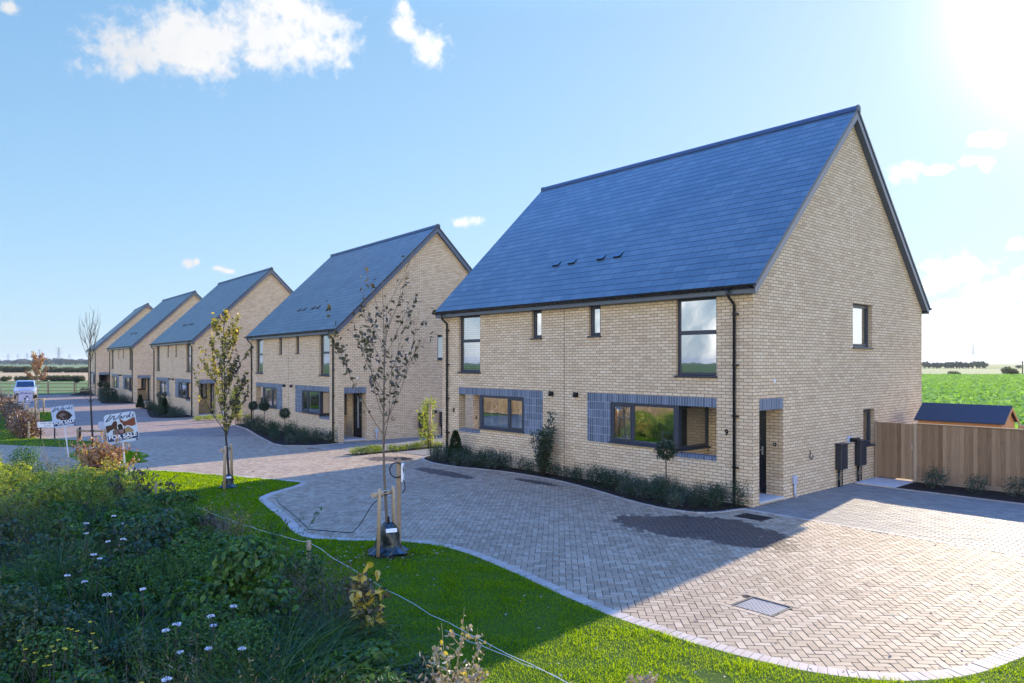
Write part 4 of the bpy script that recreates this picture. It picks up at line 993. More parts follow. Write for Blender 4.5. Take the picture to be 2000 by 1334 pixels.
# ------------------------------------------------------------------ young trees
def limb(mb, p0, d0, length, r0, rr, up=.35, n=6, wob=.06, r1=.25):
    pts = [Vector(p0)]; d = Vector(d0).normalized(); st = length/n
    for k in range(n):
        d = (d+Vector((rr.uniform(-wob, wob), rr.uniform(-wob, wob), up/n))).normalized(); pts.append(pts[-1]+d*st)
    mb.tube(pts, [r0*(1-(1-r1)*k/n) for k in range(n+1)], 6 if r0 > .008 else 4)
    return pts
def young_tree(base, H, r0, zb, nb, spread, seed, lean=(0, 0), blen=.4, up=.8, twigs=5, twl=.4, tier=.9):
    rr = random.Random(seed); mb = MB(); n = 14; tr = []
    for k in range(n+1):
        t = k/n; tr.append(Vector((lean[0]*t+.02*math.sin(t*9+seed), lean[1]*t+.02*math.cos(t*7), H*t)))
    mb.tube(tr, [max(.004, r0*(1-t/n)**.8) for t in range(n+1)], 8)
    tw = []
    for i in range(nb):
        t = zb+(tier-zb)*(i/(nb-1))**1.1; z = t*H; k = min(n-1, int(t*n)); f = t*n-k; p = tr[k].lerp(tr[k+1], f)
        a = i*2.4+rr.uniform(-.5, .5); e = rr.uniform(.35, .75)
        L = H*blen*(1-.62*(t-zb)/(1-zb))*rr.uniform(.75, 1.15)
        d = Vector((math.cos(a)*spread, math.sin(a)*spread, e))
        b = limb(mb, p, d, L, r0*.34*(1-t*.5), rr, up, 8)
        tw.append((b, t))
        for j in range(twigs):
            q = rr.uniform(.2, .92)*8; k2 = int(q); p2 = b[k2].lerp(b[k2+1], q-k2); bd = (b[k2+1]-b[k2]).normalized()
            d2 = (bd+Vector((rr.uniform(-.8, .8), rr.uniform(-.8, .8), rr.uniform(-.1, .6)))).normalized()
            tw.append((limb(mb, p2, d2, L*twl*rr.uniform(.5, 1.1), r0*.13, rr, up*.6, 5, .1), t))
    return mb, tw, tr
def twig_leaves(lf, tw, n, L, Wd, r, prob, lo=.3, droop=.2):
    pts = []; ts = []
    ws = np.array([max(1e-4, prob(b, t)) for b, t in tw], dtype=float); ws /= ws.sum()
    for idx in r.choice(len(tw), n, p=ws):
        b, t = tw[idx]; q = (lo+(1-lo)*r.rand())*(len(b)-1); k = min(len(b)-2, int(q)); pts.append(b[k].lerp(b[k+1], q-k))
    P = np.array([tuple(p) for p in pts])+r.normal(0, .018, (n, 3)); T = unit(r.normal(size=(n, 3))+np.array([0, 0, -droop]))
    lf.leaves(P, T, L*(.6+.7*r.rand(n)), Wd*(.6+.7*r.rand(n)), r, .12)
cr, cs_ = math.cos(YAW), math.sin(YAW)
def camx(p): return p.x*cr+p.y*cs_      # rightwards component, for describing crowns as the photo shows them

# tree 1: sparse dark leaves
b1 = (-2.0, -8.13)
t1 = empty('young_tree', (*b1, gz(b1[0])+.02), 0, 'nearly leafless staked young tree at the lawn edge, dark leaves left on its lower twigs', 'tree')
mb, tw, tr = young_tree(b1, 4.6, .027, .38, 17, .50, 21, (-.06, -.05), .44, .75, 5, .42, .88); mb.build('trunk', BARK, t1)
lf = LF(); r = np.random.RandomState(31)
twig_leaves(lf, tw, 470, .085, .055, r, lambda b, t: (1.3-t)**3*(1.0+.9*(camx(b[-1]) < -.1)), .15, .5); lf.build('crown', F_BROWN, t1)
# tree 2: yellowing
b2 = G(446, 953)
t2 = empty('young_tree', (*b2[:2], b2[2]+.02), 0, 'staked young tree with yellowing leaves on the lit lawn', 'tree')
mb, tw, tr = young_tree(b2, 4.35, .034, .27, 22, .40, 8, (-.14, -.1), .34, .7, 5, .45, .93); mb.build('trunk', BARKD, t2)
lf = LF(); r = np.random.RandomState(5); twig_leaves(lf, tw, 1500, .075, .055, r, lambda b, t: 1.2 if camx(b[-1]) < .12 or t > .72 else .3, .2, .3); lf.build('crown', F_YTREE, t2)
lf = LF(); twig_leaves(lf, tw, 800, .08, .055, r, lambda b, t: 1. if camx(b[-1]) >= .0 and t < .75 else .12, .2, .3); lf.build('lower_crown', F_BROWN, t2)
# tree 3: bare whips
b3 = (-22.9, -8.3)
t3 = empty('young_tree', (*b3, gz(b3[0])+.02), 0, 'thin bare dark-stemmed tree with whippy top twigs beside the far sign', 'tree')
mb, tw, tr = young_tree(b3, 5.4, .040, .62, 16, .30, 3, (-.1, -.1), .26, 1.1, 4, .5, .86); 
for k in range(7): limb(mb, tr[5], Vector((math.cos(k*.9+.3), math.sin(k*.9+.3), .8)), .55, .006, rnd, .4, 5)
mb.build('trunk', BARKD, t3)
# tree 4: small orange-leaved far tree
b4 = G(74, 807)
t4 = empty('young_tree', b4, 0, 'small orange-leaved tree in a pale stake frame on the far lawn', 'tree')
mb, tw, tr = young_tree(b4, 3.9, .045, .5, 16, .55, 12, (-.15, 0), .30, .5, 5, .5, .95); mb.build('trunk', POSTW, t4)
lf = LF(); r = np.random.RandomState(9); twig_leaves(lf, tw, 900, .13, .10, r, lambda b, t: 1., .1, .3); lf.build('crown', F_RED, t4)

# ------------------------------------------------------------------ stakes, bags, cable box
def post_between(mb, a, b, rad, n=10): mb.tube([a, b], rad, n)
def stake_frame(p, q, H, lab, rad=.033, bar=True, m=POSTW, lean=.05):
    c = ((p[0]+q[0])/2, (p[1]+q[1])/2); root = empty('tree_stakes', (*c, gz(c[0])), 0, lab, 'tree stakes')
    P_ = Vector((p[0]-c[0], p[1]-c[1], 0)); Q_ = Vector((q[0]-c[0], q[1]-c[1], 0)); hs = []
    for v, s_ in ((P_, 1), (Q_, -1)):
        mb = MB(); top = v*(1-lean*4 if lean else 1)+Vector((0, 0, H)); mb.tube([v, top-Vector((0, 0, .02)), top], [rad, rad, rad*.8], 10); mb.build('post', m, root); hs.append(top)
    if bar:
        d = (hs[1]-hs[0]).normalized(); mb = MB(); n_ = Vector((-d.y, d.x, 0))*(rad+.03)
        a_ = hs[0]-d*.10-Vector((0, 0, .10))+n_; b_ = hs[1]+d*.06-Vector((0, 0, .10))+n_
        mb.tube([a_, b_], .042, 10); mb.build('crossbar', m, root)
        mb = MB(); ct = Vector((0, 0, H-.1)); mb.tube([a_.lerp(b_, .4), ct+Vector((0, 0, .03)), a_.lerp(b_, .6), ct-Vector((0, 0, .03)), a_.lerp(b_, .4)], .012, 6); mb.build('tie_strap', BLACK, root)
    return root
stake_frame((-1.86, -8.38), (-1.97, -7.99), 1.13, 'pair of pale round stakes and crossbar holding the sparse tree at the lawn edge', .031)
stake_frame(G(438, 957)[:2], G(453, 949)[:2], 1.10, 'pair of pale stakes tied to the yellow-leaved tree', .036)
stake_frame((-23.4, -8.7), (-22.5, -7.95), .95, 'dark square stake frame round the bare thin tree', .04, True, PINE, 0)
stake_frame(G(69, 806)[:2], G(85, 806)[:2], 1.02, 'pale timber stake frame around the small orange tree', .05, True, POSTW, 0)
def water_bag(loc, sc, lab):
    root = empty('watering_bag', loc, 0, lab, 'watering bag'); root.scale = (sc,)*3; mb = MB(); n = 22
    prof = [(.30, .0), (.34, .03), (.24, .09), (.20, .18), (.19, .30), (.15, .42), (.10, .50), (.06, .53)]; b = len(mb.v)
    for i, (ra, z) in enumerate(prof):
        for k in range(n):
            t = 6.283*k/n; ff = 1+.16*math.sin(3*t+z*9)+.10*math.sin(7*t-z*14)+.06*math.sin(11*t+i)
            mb.v.append((ra*ff*math.cos(t), ra*ff*math.sin(t), z+.015*math.sin(5*t+i)))
    for i in range(len(prof)-1):
        for k in range(n): mb.f.append([b+i*n+k, b+i*n+(k+1) % n, b+(i+1)*n+(k+1) % n, b+(i+1)*n+k]); mb.uv.append(None); mb.sm.append(i > 1)
    mb.build('bag', BAGM, root)
    mb = MB(); mb.tube([(.03, -.02, .52), (.06, -.03, .60), (.03, -.02, .64), (.0, -.01, .60), (.03, -.02, .53)], .012, 6); mb.build('strap', BLACK, root)
    mb = MB(); M_ = Matrix.Rotation(R(74), 4, 'Z') @ Matrix.Translation((0, -.165, .42)) @ Matrix.Rotation(R(-20), 4, 'X'); mb.bbox(-.1, .1, -.012, 0, -.035, .035, .004, M_); mb.build('tag', WHITE, root)
    return root
water_bag((-1.98, -8.10, .02), .95, 'dark green watering bag with white tag round the nearest staked tree'); water_bag((b2[0], b2[1], b2[2]+.02), .62, 'crumpled dark watering bag round the yellow-leaved tree')
water_bag(G(77, 806), .5, 'small dark watering bag at the foot of the small orange tree')
sheet('mulch_ring', [(-1.98+.47*math.cos(t)*(1+.14*math.sin(3*t)+.06*math.sin(11*t)), -8.12+.42*math.sin(t)*(1+.12*math.cos(4*t)+.07*math.sin(13*t))) for t in [k*.131 for k in range(48)]], .022, SOIL)
cpx = G(770, 1052)
cb = empty('cable_post', (-2.33, -7.68, 0), R(48), 'square timber post behind the sparse tree carrying a white box and coiled black cable', 'post')
m = MB(); m.bbox(-.036, .036, -.032, .032, 0, 1.52, .005); m.build('post', PINE, cb)
m = MB(); m.bbox(.047, .085, -.07, .06, 1.12, 1.44, .008); wb = m.build('white_box', WHITE, cb)
m = MB(); m.box(.0851, .089, -.015, .015, 1.39, 1.41); m.build('box_clip', BLACK, wb)
m = MB(); m.tube([(-.03+.12*math.cos(t), -.055-.004*math.sin(3*t), 1.33+.13*math.sin(t)) for t in [k*6.283*3/60 for k in range(61)]], .011, 6); m.tube([(.05, -.06, 1.2), (.11, -.06, 1.12), (.12, -.05, 1.0), (.07, -.05, .93)], .009, 6); m.build('cable_coil', BLACK, cb)
kq = [(-2.1, -8.02, 1.02), (-2.5, -8.1, .75), (-2.95, -8.05, .38), (-3.4, -7.95, .12), (-3.7, -7.9, .025), (-4.2, -8.2, .02), (-4.5, -8.35, .02)]
m = MB(); cp = [Vector(kq[0])]
for i in range(len(kq)-1):
    p0, p1, p2, p3 = (Vector(kq[max(0, min(len(kq)-1, i+k))]) for k in (-1, 0, 1, 2))
    for t in (.25, .5, .75, 1.): cp.append(.5*((2*p1)+(p2-p0)*t+(2*p0-5*p1+4*p2-p3)*t*t+(3*p1-p0-3*p2+p3)*t**3))
m.tube(cp, .0075, 6); tag(m.build('black_cable', BLACK), 'loose black cable drooping from the stake crossbar to the paving', 'cable')
m = MB(); cp = [(-4.6, -8.3, .02), (-5.4, -8.1, .022), (-6.3, -7.9, .02), (-7.2, -7.72, .02), (-7.9, -7.5, .02)]; m.tube(cp, .006, 5); tag(m.build('black_cable', BLACK), 'thin black cable lying along the kerb of the lawn tip', 'cable')
# pegs and string line
pegs = [(-1.80, -9.62, .50, 'wooden peg at the lawn edge with the white string tied to its top, nearest'), (-9.75, -9.62, .42, 'short wooden peg in the lit lawn beside the dark tall weeds')]
for x, y, hh, lb in pegs:
    m = MB(); m.bbox(-.026, .026, -.026, .026, -.1, hh, .004, Matrix.Translation((x, y, gz(x)))); tag(m.build('wooden_peg', POSTW), lb, 'peg')
def string(a, b, sag, lab):
    m = MB(); a, b = Vector(a), Vector(b); m.tube([a.lerp(b, t/24)-Vector((0, 0, sag*4*(t/24)*(1-t/24)))+Vector((0, .015*math.sin(t*1.9), .008*math.sin(t*2.7))) for t in range(25)], .0026, 5); tag(m.build('string_line', STRING), lab, 'string')
string((-9.75, -9.62, .34), (-1.80, -9.60, .46), .14, 'white string from the far peg to the near peg along the lawn')
string((-1.80, -9.60, .46), (6.5, -9.45, .10), .16, 'white string running from the near peg to the lower right')
string((1.6, -9.55, .06), (6.6, -9.1, .03), .03, 'second thin string lying low over the lawn at the lower right')

# ------------------------------------------------------------------ signs
M_SIGN = foliage('sign_board', [(0., (.52, .62, .72)), (1., (.55, .65, .75))], .35, (1, 1.02, 1.05), .05)
M_NAVY = plain('navy_print', (.012, .035, .12), .5, .3, var=.05)
PR = {k: plain('print_'+k, c, .5, .3, var=.15) for k, c in dict(brown=(.055, .022, .014), russet=(.17, .045, .022), tan=(.30, .21, .10), dark=(.012, .011, .013), pink=(.24, .15, .17), white=(.72, .74, .76), grey=(.14, .11, .10), choc=(.045, .024, .02), blue=(.35, .55, .75)).items()}
def rrect(w_, h_, r_, n=6):
    o_ = []
    for cx, cy, a0 in ((w_/2-r_, h_/2-r_, 0), (-w_/2+r_, h_/2-r_, 90), (-w_/2+r_, -h_/2+r_, 180), (w_/2-r_, -h_/2+r_, 270)):
        o_ += [(cx+r_*math.cos(R(a0+90*k/n)), cy+r_*math.sin(R(a0+90*k/n))) for k in range(n+1)]
    return o_
def sale_sign(base, top_z, rz, roll, extra, polys, lab, tint=None):
    root = empty('sale_sign', base, 0, lab, 'sign'); root.rotation_euler = (0, 0, 0)
    M0 = Matrix.Rotation(rz, 4, 'Z') @ Matrix.Rotation(R(roll), 4, 'Y').inverted()
    root.matrix_basis = Matrix.Translation(base) @ M0
    m = MB(); m.bbox(-.022, .022, -.02, .02, -.2, top_z+.25, .004); m.build('post', M_SPOST, root)
    W0, H0 = .72, .77
    B = Matrix.Translation((0, -.026, top_z+H0/2)) @ Matrix.Rotation(R(extra), 4, 'Y').inverted()
    m = MB(); m.prism(rrect(W0, H0, .09), -.004, .004, 'y', B); board = m.build('board', tint or M_SIGN, root)
    def P2(u, v): return ((u-.5)*W0, (.5-v)*H0)
    def flat(name, poly, mt, k):
        m = MB(); m.prism([P2(*p) for p in poly], -.0042-.0008*k-.0008, -.0042-.0008*k, 'y', B); m.build(name, mt, board)
    flat('blue_band', [(.02, .71), (.99, .71), (.99, .915), (.02, .915)], M_NAVY, 0)
    for k, (nm, mt, poly) in enumerate(polys): flat(nm, poly, PR[mt], 1+k)
    flat('badge', [(.93+.05*math.cos(t), .955+.03*math.sin(t)) for t in [k*.52 for k in range(12)]], M_NAVY, 0)
    TB = B @ Matrix.Translation((0, -.0125, 0)) @ RX90
    text('FOR SALE', .135, PR['white'], 'lettering', board, TB @ Matrix.Translation((0, -.31*H0+.02, 0)), .0015, .004, 0, 1.12)
    text('01634 710967', .058, PR['white'], 'lettering', board, TB @ Matrix.Translation((0, -.378*H0+.0, 0)), .0015, .0012, .2, 1.25)
    def stroke(pts, wd):
        m = MB(); c = catmull([P2(*p) for p in pts], 5)
        for i in range(len(c)-1):
            d = (c[i+1]-c[i]); d = d.normalized() if d.length else Vector((1, 0)); n_ = Vector((-d.y, d.x))*wd*.5; e = d*wd*.3
            m.prism([tuple(c[i]-n_-e), tuple(c[i+1]-n_+e), tuple(c[i+1]+n_+e), tuple(c[i]+n_-e)], -.0062-.00002*i, -.0052, 'y', B)
        return m
    for st, wd in (([(.05, .225), (.13, .14), (.23, .035), (.15, .13), (.06, .22), (.16, .19), (.27, .10), (.335, .075), (.32, .13), (.30, .19), (.40, .165), (.50, .09), (.57, .02)], .022),
               ([(.565, .12), (.52, .13), (.485, .185), (.52, .185), (.57, .12), (.56, .18), (.59, .175)], .017), ([(.605, .19), (.64, .12), (.63, .14), (.70, .115)], .017),
               ([(.77, .125), (.72, .145), (.715, .185), (.76, .17), (.83, .08), (.87, .015), (.82, .11), (.80, .185), (.83, .18)], .018), ([(.965, .10), (.90, .13), (.93, .165), (.87, .21)], .017)):
        stroke(st, wd).build('script_lettering', M_NAVY, board)
    return root
M_SPOST = plain('white_post_paint', (.62, .62, .62), .6, .3)
def aff(o, rx, dn, pts):
    det = rx[0]*dn[1]-dn[0]*rx[1]; r_ = []
    for x, y in pts:
        dx, dy = x-o[0], y-o[1]; r_.append((min(.985, max(.015, (dx*dn[1]-dn[0]*dy)/det)), min(.98, max(.02, (rx[0]*dy-dx*rx[1])/det))))
    return r_
A1 = lambda p: aff((160, 235), (880, -85), (75, 960), p)
COW = [('picture', 'tan', A1([(735, 700), (820, 640), (900, 690), (960, 760), (980, 826), (720, 850)])), ('picture', 'brown', A1([(185, 590), (370, 560), (420, 470), (480, 430), (525, 470), (520, 560), (500, 640), (440, 690), (330, 740), (260, 810), (215, 810)])),
       ('picture', 'russet', A1([(585, 400), (640, 400), (720, 470), (790, 460), (880, 410), (1030, 350), (1048, 600), (940, 640), (800, 600), (740, 640), (700, 560), (620, 480)])),
       ('picture', 'brown', A1([(440, 690), (500, 560), (600, 490), (720, 560), (745, 870), (500, 890)])), ('picture', 'grey', A1([(390, 760), (440, 700), (530, 740), (545, 875), (390, 890)])), ('picture', 'white', A1([(515, 660), (530, 550), (600, 500), (670, 545), (715, 650), (705, 740), (655, 600), (600, 560), (548, 620), (545, 730)])),
       ('picture', 'dark', A1([(530, 590), (570, 550), (620, 535), (670, 580), (680, 700), (610, 740), (550, 690)])), ('picture', 'pink', A1([(560, 740), (690, 720), (690, 820), (620, 860), (560, 810)]))]
A2 = lambda p: aff((190, 300), (850, -110), (100, 900), p)
DOG = [('picture', 'choc', A2([(390, 640), (470, 500), (600, 430), (740, 440), (880, 520), (1000, 660), (900, 800), (850, 850), (560, 870), (520, 800), (450, 830), (390, 740)])), ('picture', 'grey', A2([(500, 620), (650, 550), (750, 610), (720, 720), (560, 740)])),
       ('picture', 'dark', A2([(820, 560), (1000, 660), (900, 800), (830, 760)])), ('picture', 'dark', A2([(640, 690), (740, 650), (730, 730), (660, 770)])), ('picture', 'pink', A2([(600, 780), (690, 750), (680, 800), (610, 815)])), ('picture', 'brown', A2([(660, 500), (730, 480), (740, 540), (670, 550)]))]
PUP = [('picture', 'dark', [(.50, .38), (.62, .33), (.70, .42), (.60, .48), (.50, .45)]), ('picture', 'dark', [(.36, .58), (.48, .50), (.56, .55), (.50, .66), (.42, .66)]), ('picture', 'dark', [(.68, .46), (.76, .44), (.78, .54), (.72, .58)]), ('picture', 'white', [(.58, .52), (.68, .48), (.74, .60), (.68, .69), (.56, .69)]), ('picture', 'dark', [(.80, .58), (.86, .54), (.85, .64)])]
sg1 = G(247, 951); sale_sign(sg1, 1.16, R(74), 4.2, 4.0, COW, 'nearest for sale board with a brown cow picture, leaning on a white post')
sg2 = G(134, 893); sale_sign(sg2, 1.13, R(76), 6.0, 2.0, DOG, 'for sale board with a brown dog picture, behind the street name sign')
sg3 = G(49, 818); M_SIGN3 = plain('faded_sign_board', (.50, .46, .58), .5, .3, var=.05); sale_sign(sg3, .92, R(84), -1, -1, PUP, 'farthest for sale board with a black and white dog, in front of the car', M_SIGN3)
# street name sign
sn = G(93, 857.5)
ss = empty('street_sign', sn, R(82), 'low white street name sign on two dark posts in the lit verge', 'street sign')
for x in (-.27, .27): m = MB(); m.bbox(x-.03, x+.03, -.0, .05, -.1, .82, .005); m.build('post', DARKW, ss)
m = MB(); m.prism(rrect(.78, .25, .03), -.008, .0, 'y', Matrix.Translation((0, -.002, .66))); pl = m.build('name_plate', WHITE, ss)
text('DAIRY FIELDS', .088, DARKW, 'lettering', pl, Matrix.Translation((0, -.0115, .715)) @ RX90, .001); text('CLOSE', .088, DARKW, 'lettering', pl, Matrix.Translation((0, -.0115, .61)) @ RX90, .001)
for (px, py, hh, lb) in ((156, 858, .55, 'short dark stake leaning in the verge right of the dog board'), (56, 857, .78, 'pale timber end post of the brown hedge by the street sign')):
    g = G(px, py); m = MB(); m.bbox(-.04, .04, -.04, .04, -.1, hh, .006, Matrix.Translation(g) @ Matrix.Rotation(R(4), 4, 'Y')); tag(m.build('stake', DARKW if px > 100 else POSTW), lb, 'stake')
m = MB(); g = G(200, 872); m.bbox(-.14, .14, -.02, .02, .72, 1.02, .006, Matrix.Translation(g) @ Matrix.Rotation(R(75), 4, 'Z')); m.bbox(-.03, .03, .021, .06, 0, .9, .005, Matrix.Translation(g) @ Matrix.Rotation(R(75), 4, 'Z')); tag(m.build('notice_board', GREYPL), 'small grey notice plate on a post by the bare thin tree', 'notice')

# ------------------------------------------------------------------ parked car
M_CAR = plain('silver_car_paint', (.40, .43, .47), .22, .6, .35, var=.02); M_CGL = plain('car_glass', (.012, .018, .028), .06, .8); M_HL = plain('headlight_lens', (.75, .78, .8), .1, .8, .2)
def parked_car(loc, rz):
    root = empty('parked_car', loc, rz, 'silver four wheel drive car parked by the rail fence at the far end', 'car')
    def loft(sec, name, m_):
        mb = MB(); b = []
        for x, hw, z0, z1, bev in sec:
            i0 = len(mb.v); pr = [(-hw+bev, z0), (hw-bev, z0), (hw, z0+bev), (hw, z1-bev), (hw-bev, z1), (-hw+bev, z1), (-hw, z1-bev), (-hw, z0+bev)]
            mb.v += [(x, y, z) for y, z in pr]; b.append(i0)
        for a_, c in zip(b, b[1:]):
            for k in range(8): mb.f.append([a_+k, a_+(k+1) % 8, c+(k+1) % 8, c+k]); mb.uv.append(None); mb.sm.append(False)
        mb.f.append(list(range(b[0], b[0]+8))); mb.f.append(list(range(b[-1], b[-1]+8))); mb.uv += [None]*2; mb.sm += [False]*2
        return mb.build(name, m_, root)
    body = loft([(-2.25, .80, .42, .95, .10), (-2.1, .90, .34, 1.10, .10), (-1.2, .94, .30, 1.14, .08), (.9, .94, .30, 1.12, .08), (1.6, .93, .32, 1.05, .12), (2.05, .88, .36, .98, .14), (2.25, .78, .44, .84, .12)], 'body', M_CAR)
    loft([(-2.05, .74, 1.10, 1.60, .12), (-1.5, .78, 1.12, 1.74, .10), (.0, .79, 1.12, 1.76, .10), (.55, .77, 1.12, 1.70, .10), (1.15, .80, 1.05, 1.14, .03)], 'cabin', M_CAR)
    mb = MB(); mb.poly([(.60, -.66, 1.66), (.60, .66, 1.66), (1.16, .72, 1.15), (1.16, -.72, 1.15)]); ws = mb.build('windscreen', M_CGL, root); ws.location.x = .02
    for s_ in (-1, 1):
        mb = MB(); y = s_*.797; mb.poly([(-1.4, y, 1.2), (.75, y, 1.2), (.42, y-.02*s_, 1.6), (-1.3, y-.02*s_, 1.64)]); mb.build('side_window', M_CGL, root)
        mb = MB(); mb.bbox(2.02, 2.17, *sorted((s_*.52, s_*.84)), .78, .94, .03); mb.build('headlight', M_HL, root)
        mb = MB(); mb.bbox(.72, .9, *sorted((s_*.93, s_*1.10)), 1.12, 1.28, .03); mb.build('door_mirror', M_CAR, root)
    mb = MB(); mb.bbox(2.14, 2.2, -.48, .48, .74, .90, .02); mb.bbox(2.20, 2.27, -.7, .7, .46, .58, .02); mb.build('grille', BLACK, root)
    mb = MB(); mb.bbox(2.26, 2.285, -.26, .26, .59, .70, .005); mb.build('number_plate', WHITE, root)
    for x in (-1.35, 1.42):
        for s_ in (-1, 1):
            mb = MB(); M_ = Matrix.Translation((x, s_*.80, .36)) @ Matrix.Rotation(R(90), 4, 'X')
            mb.lathe([(.22, -.11), (.34, -.11), (.36, -.08), (.36, .08), (.34, .11), (.22, .11)], (0, 0, 0), 20, M_); wh = mb.build('tyre', BLACK, root)
            mb = MB(); mb.lathe([(0, -.09*s_), (.1, -.10*s_), (.22, -.07*s_), (.22, .05)], (0, 0, 0), 12, M_); mb.build('rim', METAL, wh)
    return root
parked_car(G(50, 778), R(-9))

# ------------------------------------------------------------------ far fence, brown hedge, hedgerows, distant trees, pylons
ff = empty('post_and_rail_fence', (-85.0, -.2, -.26), R(49), 'dark three-rail fence across the far end of the court', 'fence')
for k in range(-5, 6): m = MB(); m.bbox(k*2.9-.07, k*2.9+.07, -.07, .07, 0, 1.35, .01); m.build('post', PINE, ff)
for z in (.4, .8, 1.18): m = MB(); m.bbox(-14.6, 14.6, -.12, -.07, z-.05, z+.05, .01); m.build('rail', PINE, ff)
hp = [(-31.2, -9.25), (-36, -9.0), (-44, -8.3), (-52, -7.6), (-60, -7.2), (-72, -6.4), (-84, -5.6)]
lf = LF(); n = 9000; r = np.random.RandomState(3); seg = r.rand(n)**1.6*(len(hp)-1.001); i_ = seg.astype(int); f_ = (seg-i_)[:, None]; A_ = np.array(hp)
XY = A_[i_]*(1-f_)+A_[i_+1]*f_+r.normal(0, .22, (n, 2)); Z = -.26+r.rand(n)*(.85+.25*np.sin(seg*9))
lf.leaves(np.column_stack([XY, Z]), unit(r.normal(size=(n, 3))+[0, 0, .4]), .13, .08, r); tag(lf.build('beech_hedge', F_HEDGEB if 'F_HEDGEB' in globals() else F_RED), 'long low russet hedge running back along the left verge', 'hedge')
for k in range(11):
    t = .02+k*.088; s_ = t*(len(hp)-1.001); i = int(s_); f = s_-i; x = hp[i][0]*(1-f)+hp[i+1][0]*f; y = hp[i][1]*(1-f)+hp[i+1][1]*f+.42
    m = MB(); m.bbox(x-.06, x+.06, y-.06, y+.06, -.3, .98, .01); tag(m.build('timber_post', POSTW), 'weathered timber post in the line of posts along the russet hedge', 'post', 'posts along the russet hedge')
def ball_bush(name, m_, seed, n, L, sq=.75, trunk=0.):
    root = empty(name); lf = LF(); r = np.random.RandomState(seed)
    for k in range(6):
        c = (r.normal(0, .38), r.normal(0, .38), trunk+.35+.35*r.rand()); ball_leaves(lf, c, (.48, .48, .40), n//6, L, L*.6, r, .45)
    lf.build('crown', m_, root); mb = MB()
    for k in range(3): mb.tube([(.05*k, 0, 0), (.15*(k-1), .1*(k % 2), trunk+.6)], [.05, .03], 6)
    mb.build('trunk', BARKD, root); return root
def bush(key, mk, x, y, sx, sz, lab, cat, gr):
    o = place_copy(key, mk, (x, y, gz(x)-.05), rnd.uniform(0, 6), 1, (lab, cat, gr)); o.scale = (sx, sx, sz); return o
mk_h = lambda: ball_bush('hedgerow_bush', F_HEDGE, 4, 1500, .16)
for k, px in enumerate([42, 49, 56, 63, 88, 96, 103, 111, 119, 127, 134, 142, 150, 158, 166, 10, -12, -40]):
    g = G(px, 744.5 if px > 60 else 745); bush('hb', mk_h, g[0]-2, g[1], rnd.uniform(.8, 1.15), rnd.uniform(.8, 1.1), 'dark low bush in the nearer hedgerow beyond the rail fence', 'bush', 'bushes of the nearer hedgerow')
for k, px in enumerate([-40, -20, -4, 6, 14, 24, 31, 38, 45, 52, 92, 99, 106, 113, 120, 127, 134, 141, 152, 160, 168, 176]):
    g = G(px, 727.5); bush('hb', mk_h, g[0], g[1], rnd.uniform(1.7, 2.5), rnd.uniform(1.5, 2.3) if px > 20 else 2.2, 'dark rounded bush in the farther hedgerow across the reed field', 'bush', 'bushes of the farther hedgerow')
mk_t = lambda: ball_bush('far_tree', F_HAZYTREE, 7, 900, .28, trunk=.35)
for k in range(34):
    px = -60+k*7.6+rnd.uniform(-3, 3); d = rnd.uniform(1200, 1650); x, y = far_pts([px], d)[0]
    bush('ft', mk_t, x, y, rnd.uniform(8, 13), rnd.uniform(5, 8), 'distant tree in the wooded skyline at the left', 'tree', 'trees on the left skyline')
for k, px in enumerate([1806, 1813, 1822, 1830, 1836, 1846, 1851, 1857, 1863, 1869, 1875, 1881, 1886, 1893, 1899, 1907, 1913, 1919, 1925, 1990, 2010, 2030]):
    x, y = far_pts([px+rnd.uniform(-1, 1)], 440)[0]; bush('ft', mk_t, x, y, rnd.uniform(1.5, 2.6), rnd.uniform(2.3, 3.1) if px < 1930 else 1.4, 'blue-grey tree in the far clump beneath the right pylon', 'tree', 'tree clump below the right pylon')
for (px, py, sx, sz, lb) in ((1868, 737.5, 1.55, 1.45, 'round dark bush standing alone at the far edge of the green crop'), (1973, 737, 2.2, 2.3, 'largest dark bush at the far edge of the green crop, near the pole'), (1928, 737.5, .9, .75, 'smallest low bush between the two round bushes beyond the crop')):
    g = G(px, py); bush('hb', mk_h, g[0], g[1], sx, sz, lb, 'bush', 'bushes beyond the green crop')
for k, px in enumerate(range(1806, 2040, 9)):
    g = G(px, 735.5+rnd.uniform(-.5, .5)); 
    if abs(px-1868) > 10 and abs(px-1973) > 14: bush('hb', mk_h, g[0], g[1], rnd.uniform(.9, 1.6), rnd.uniform(.2, .42), 'low scrub hummock in the strip beyond the green crop', 'bush', 'scrub beyond the green crop')
g = G(1997, 738); m = MB(); up = empty('utility_pole', g, R(40), 'lone timber pole beside the largest bush at the right edge', 'pole'); m.tube([(0, 0, 0), (0, 0, 3.9)], [.13, .10], 8); m.build('post', DARKW, up); m = MB(); m.bbox(-.9, .9, -.06, .06, 3.55, 3.7, .01); m.build('crossarm', DARKW, up)
M_PYL = plain('galvanised_lattice', (.26, .29, .33), .6, .4, .3)
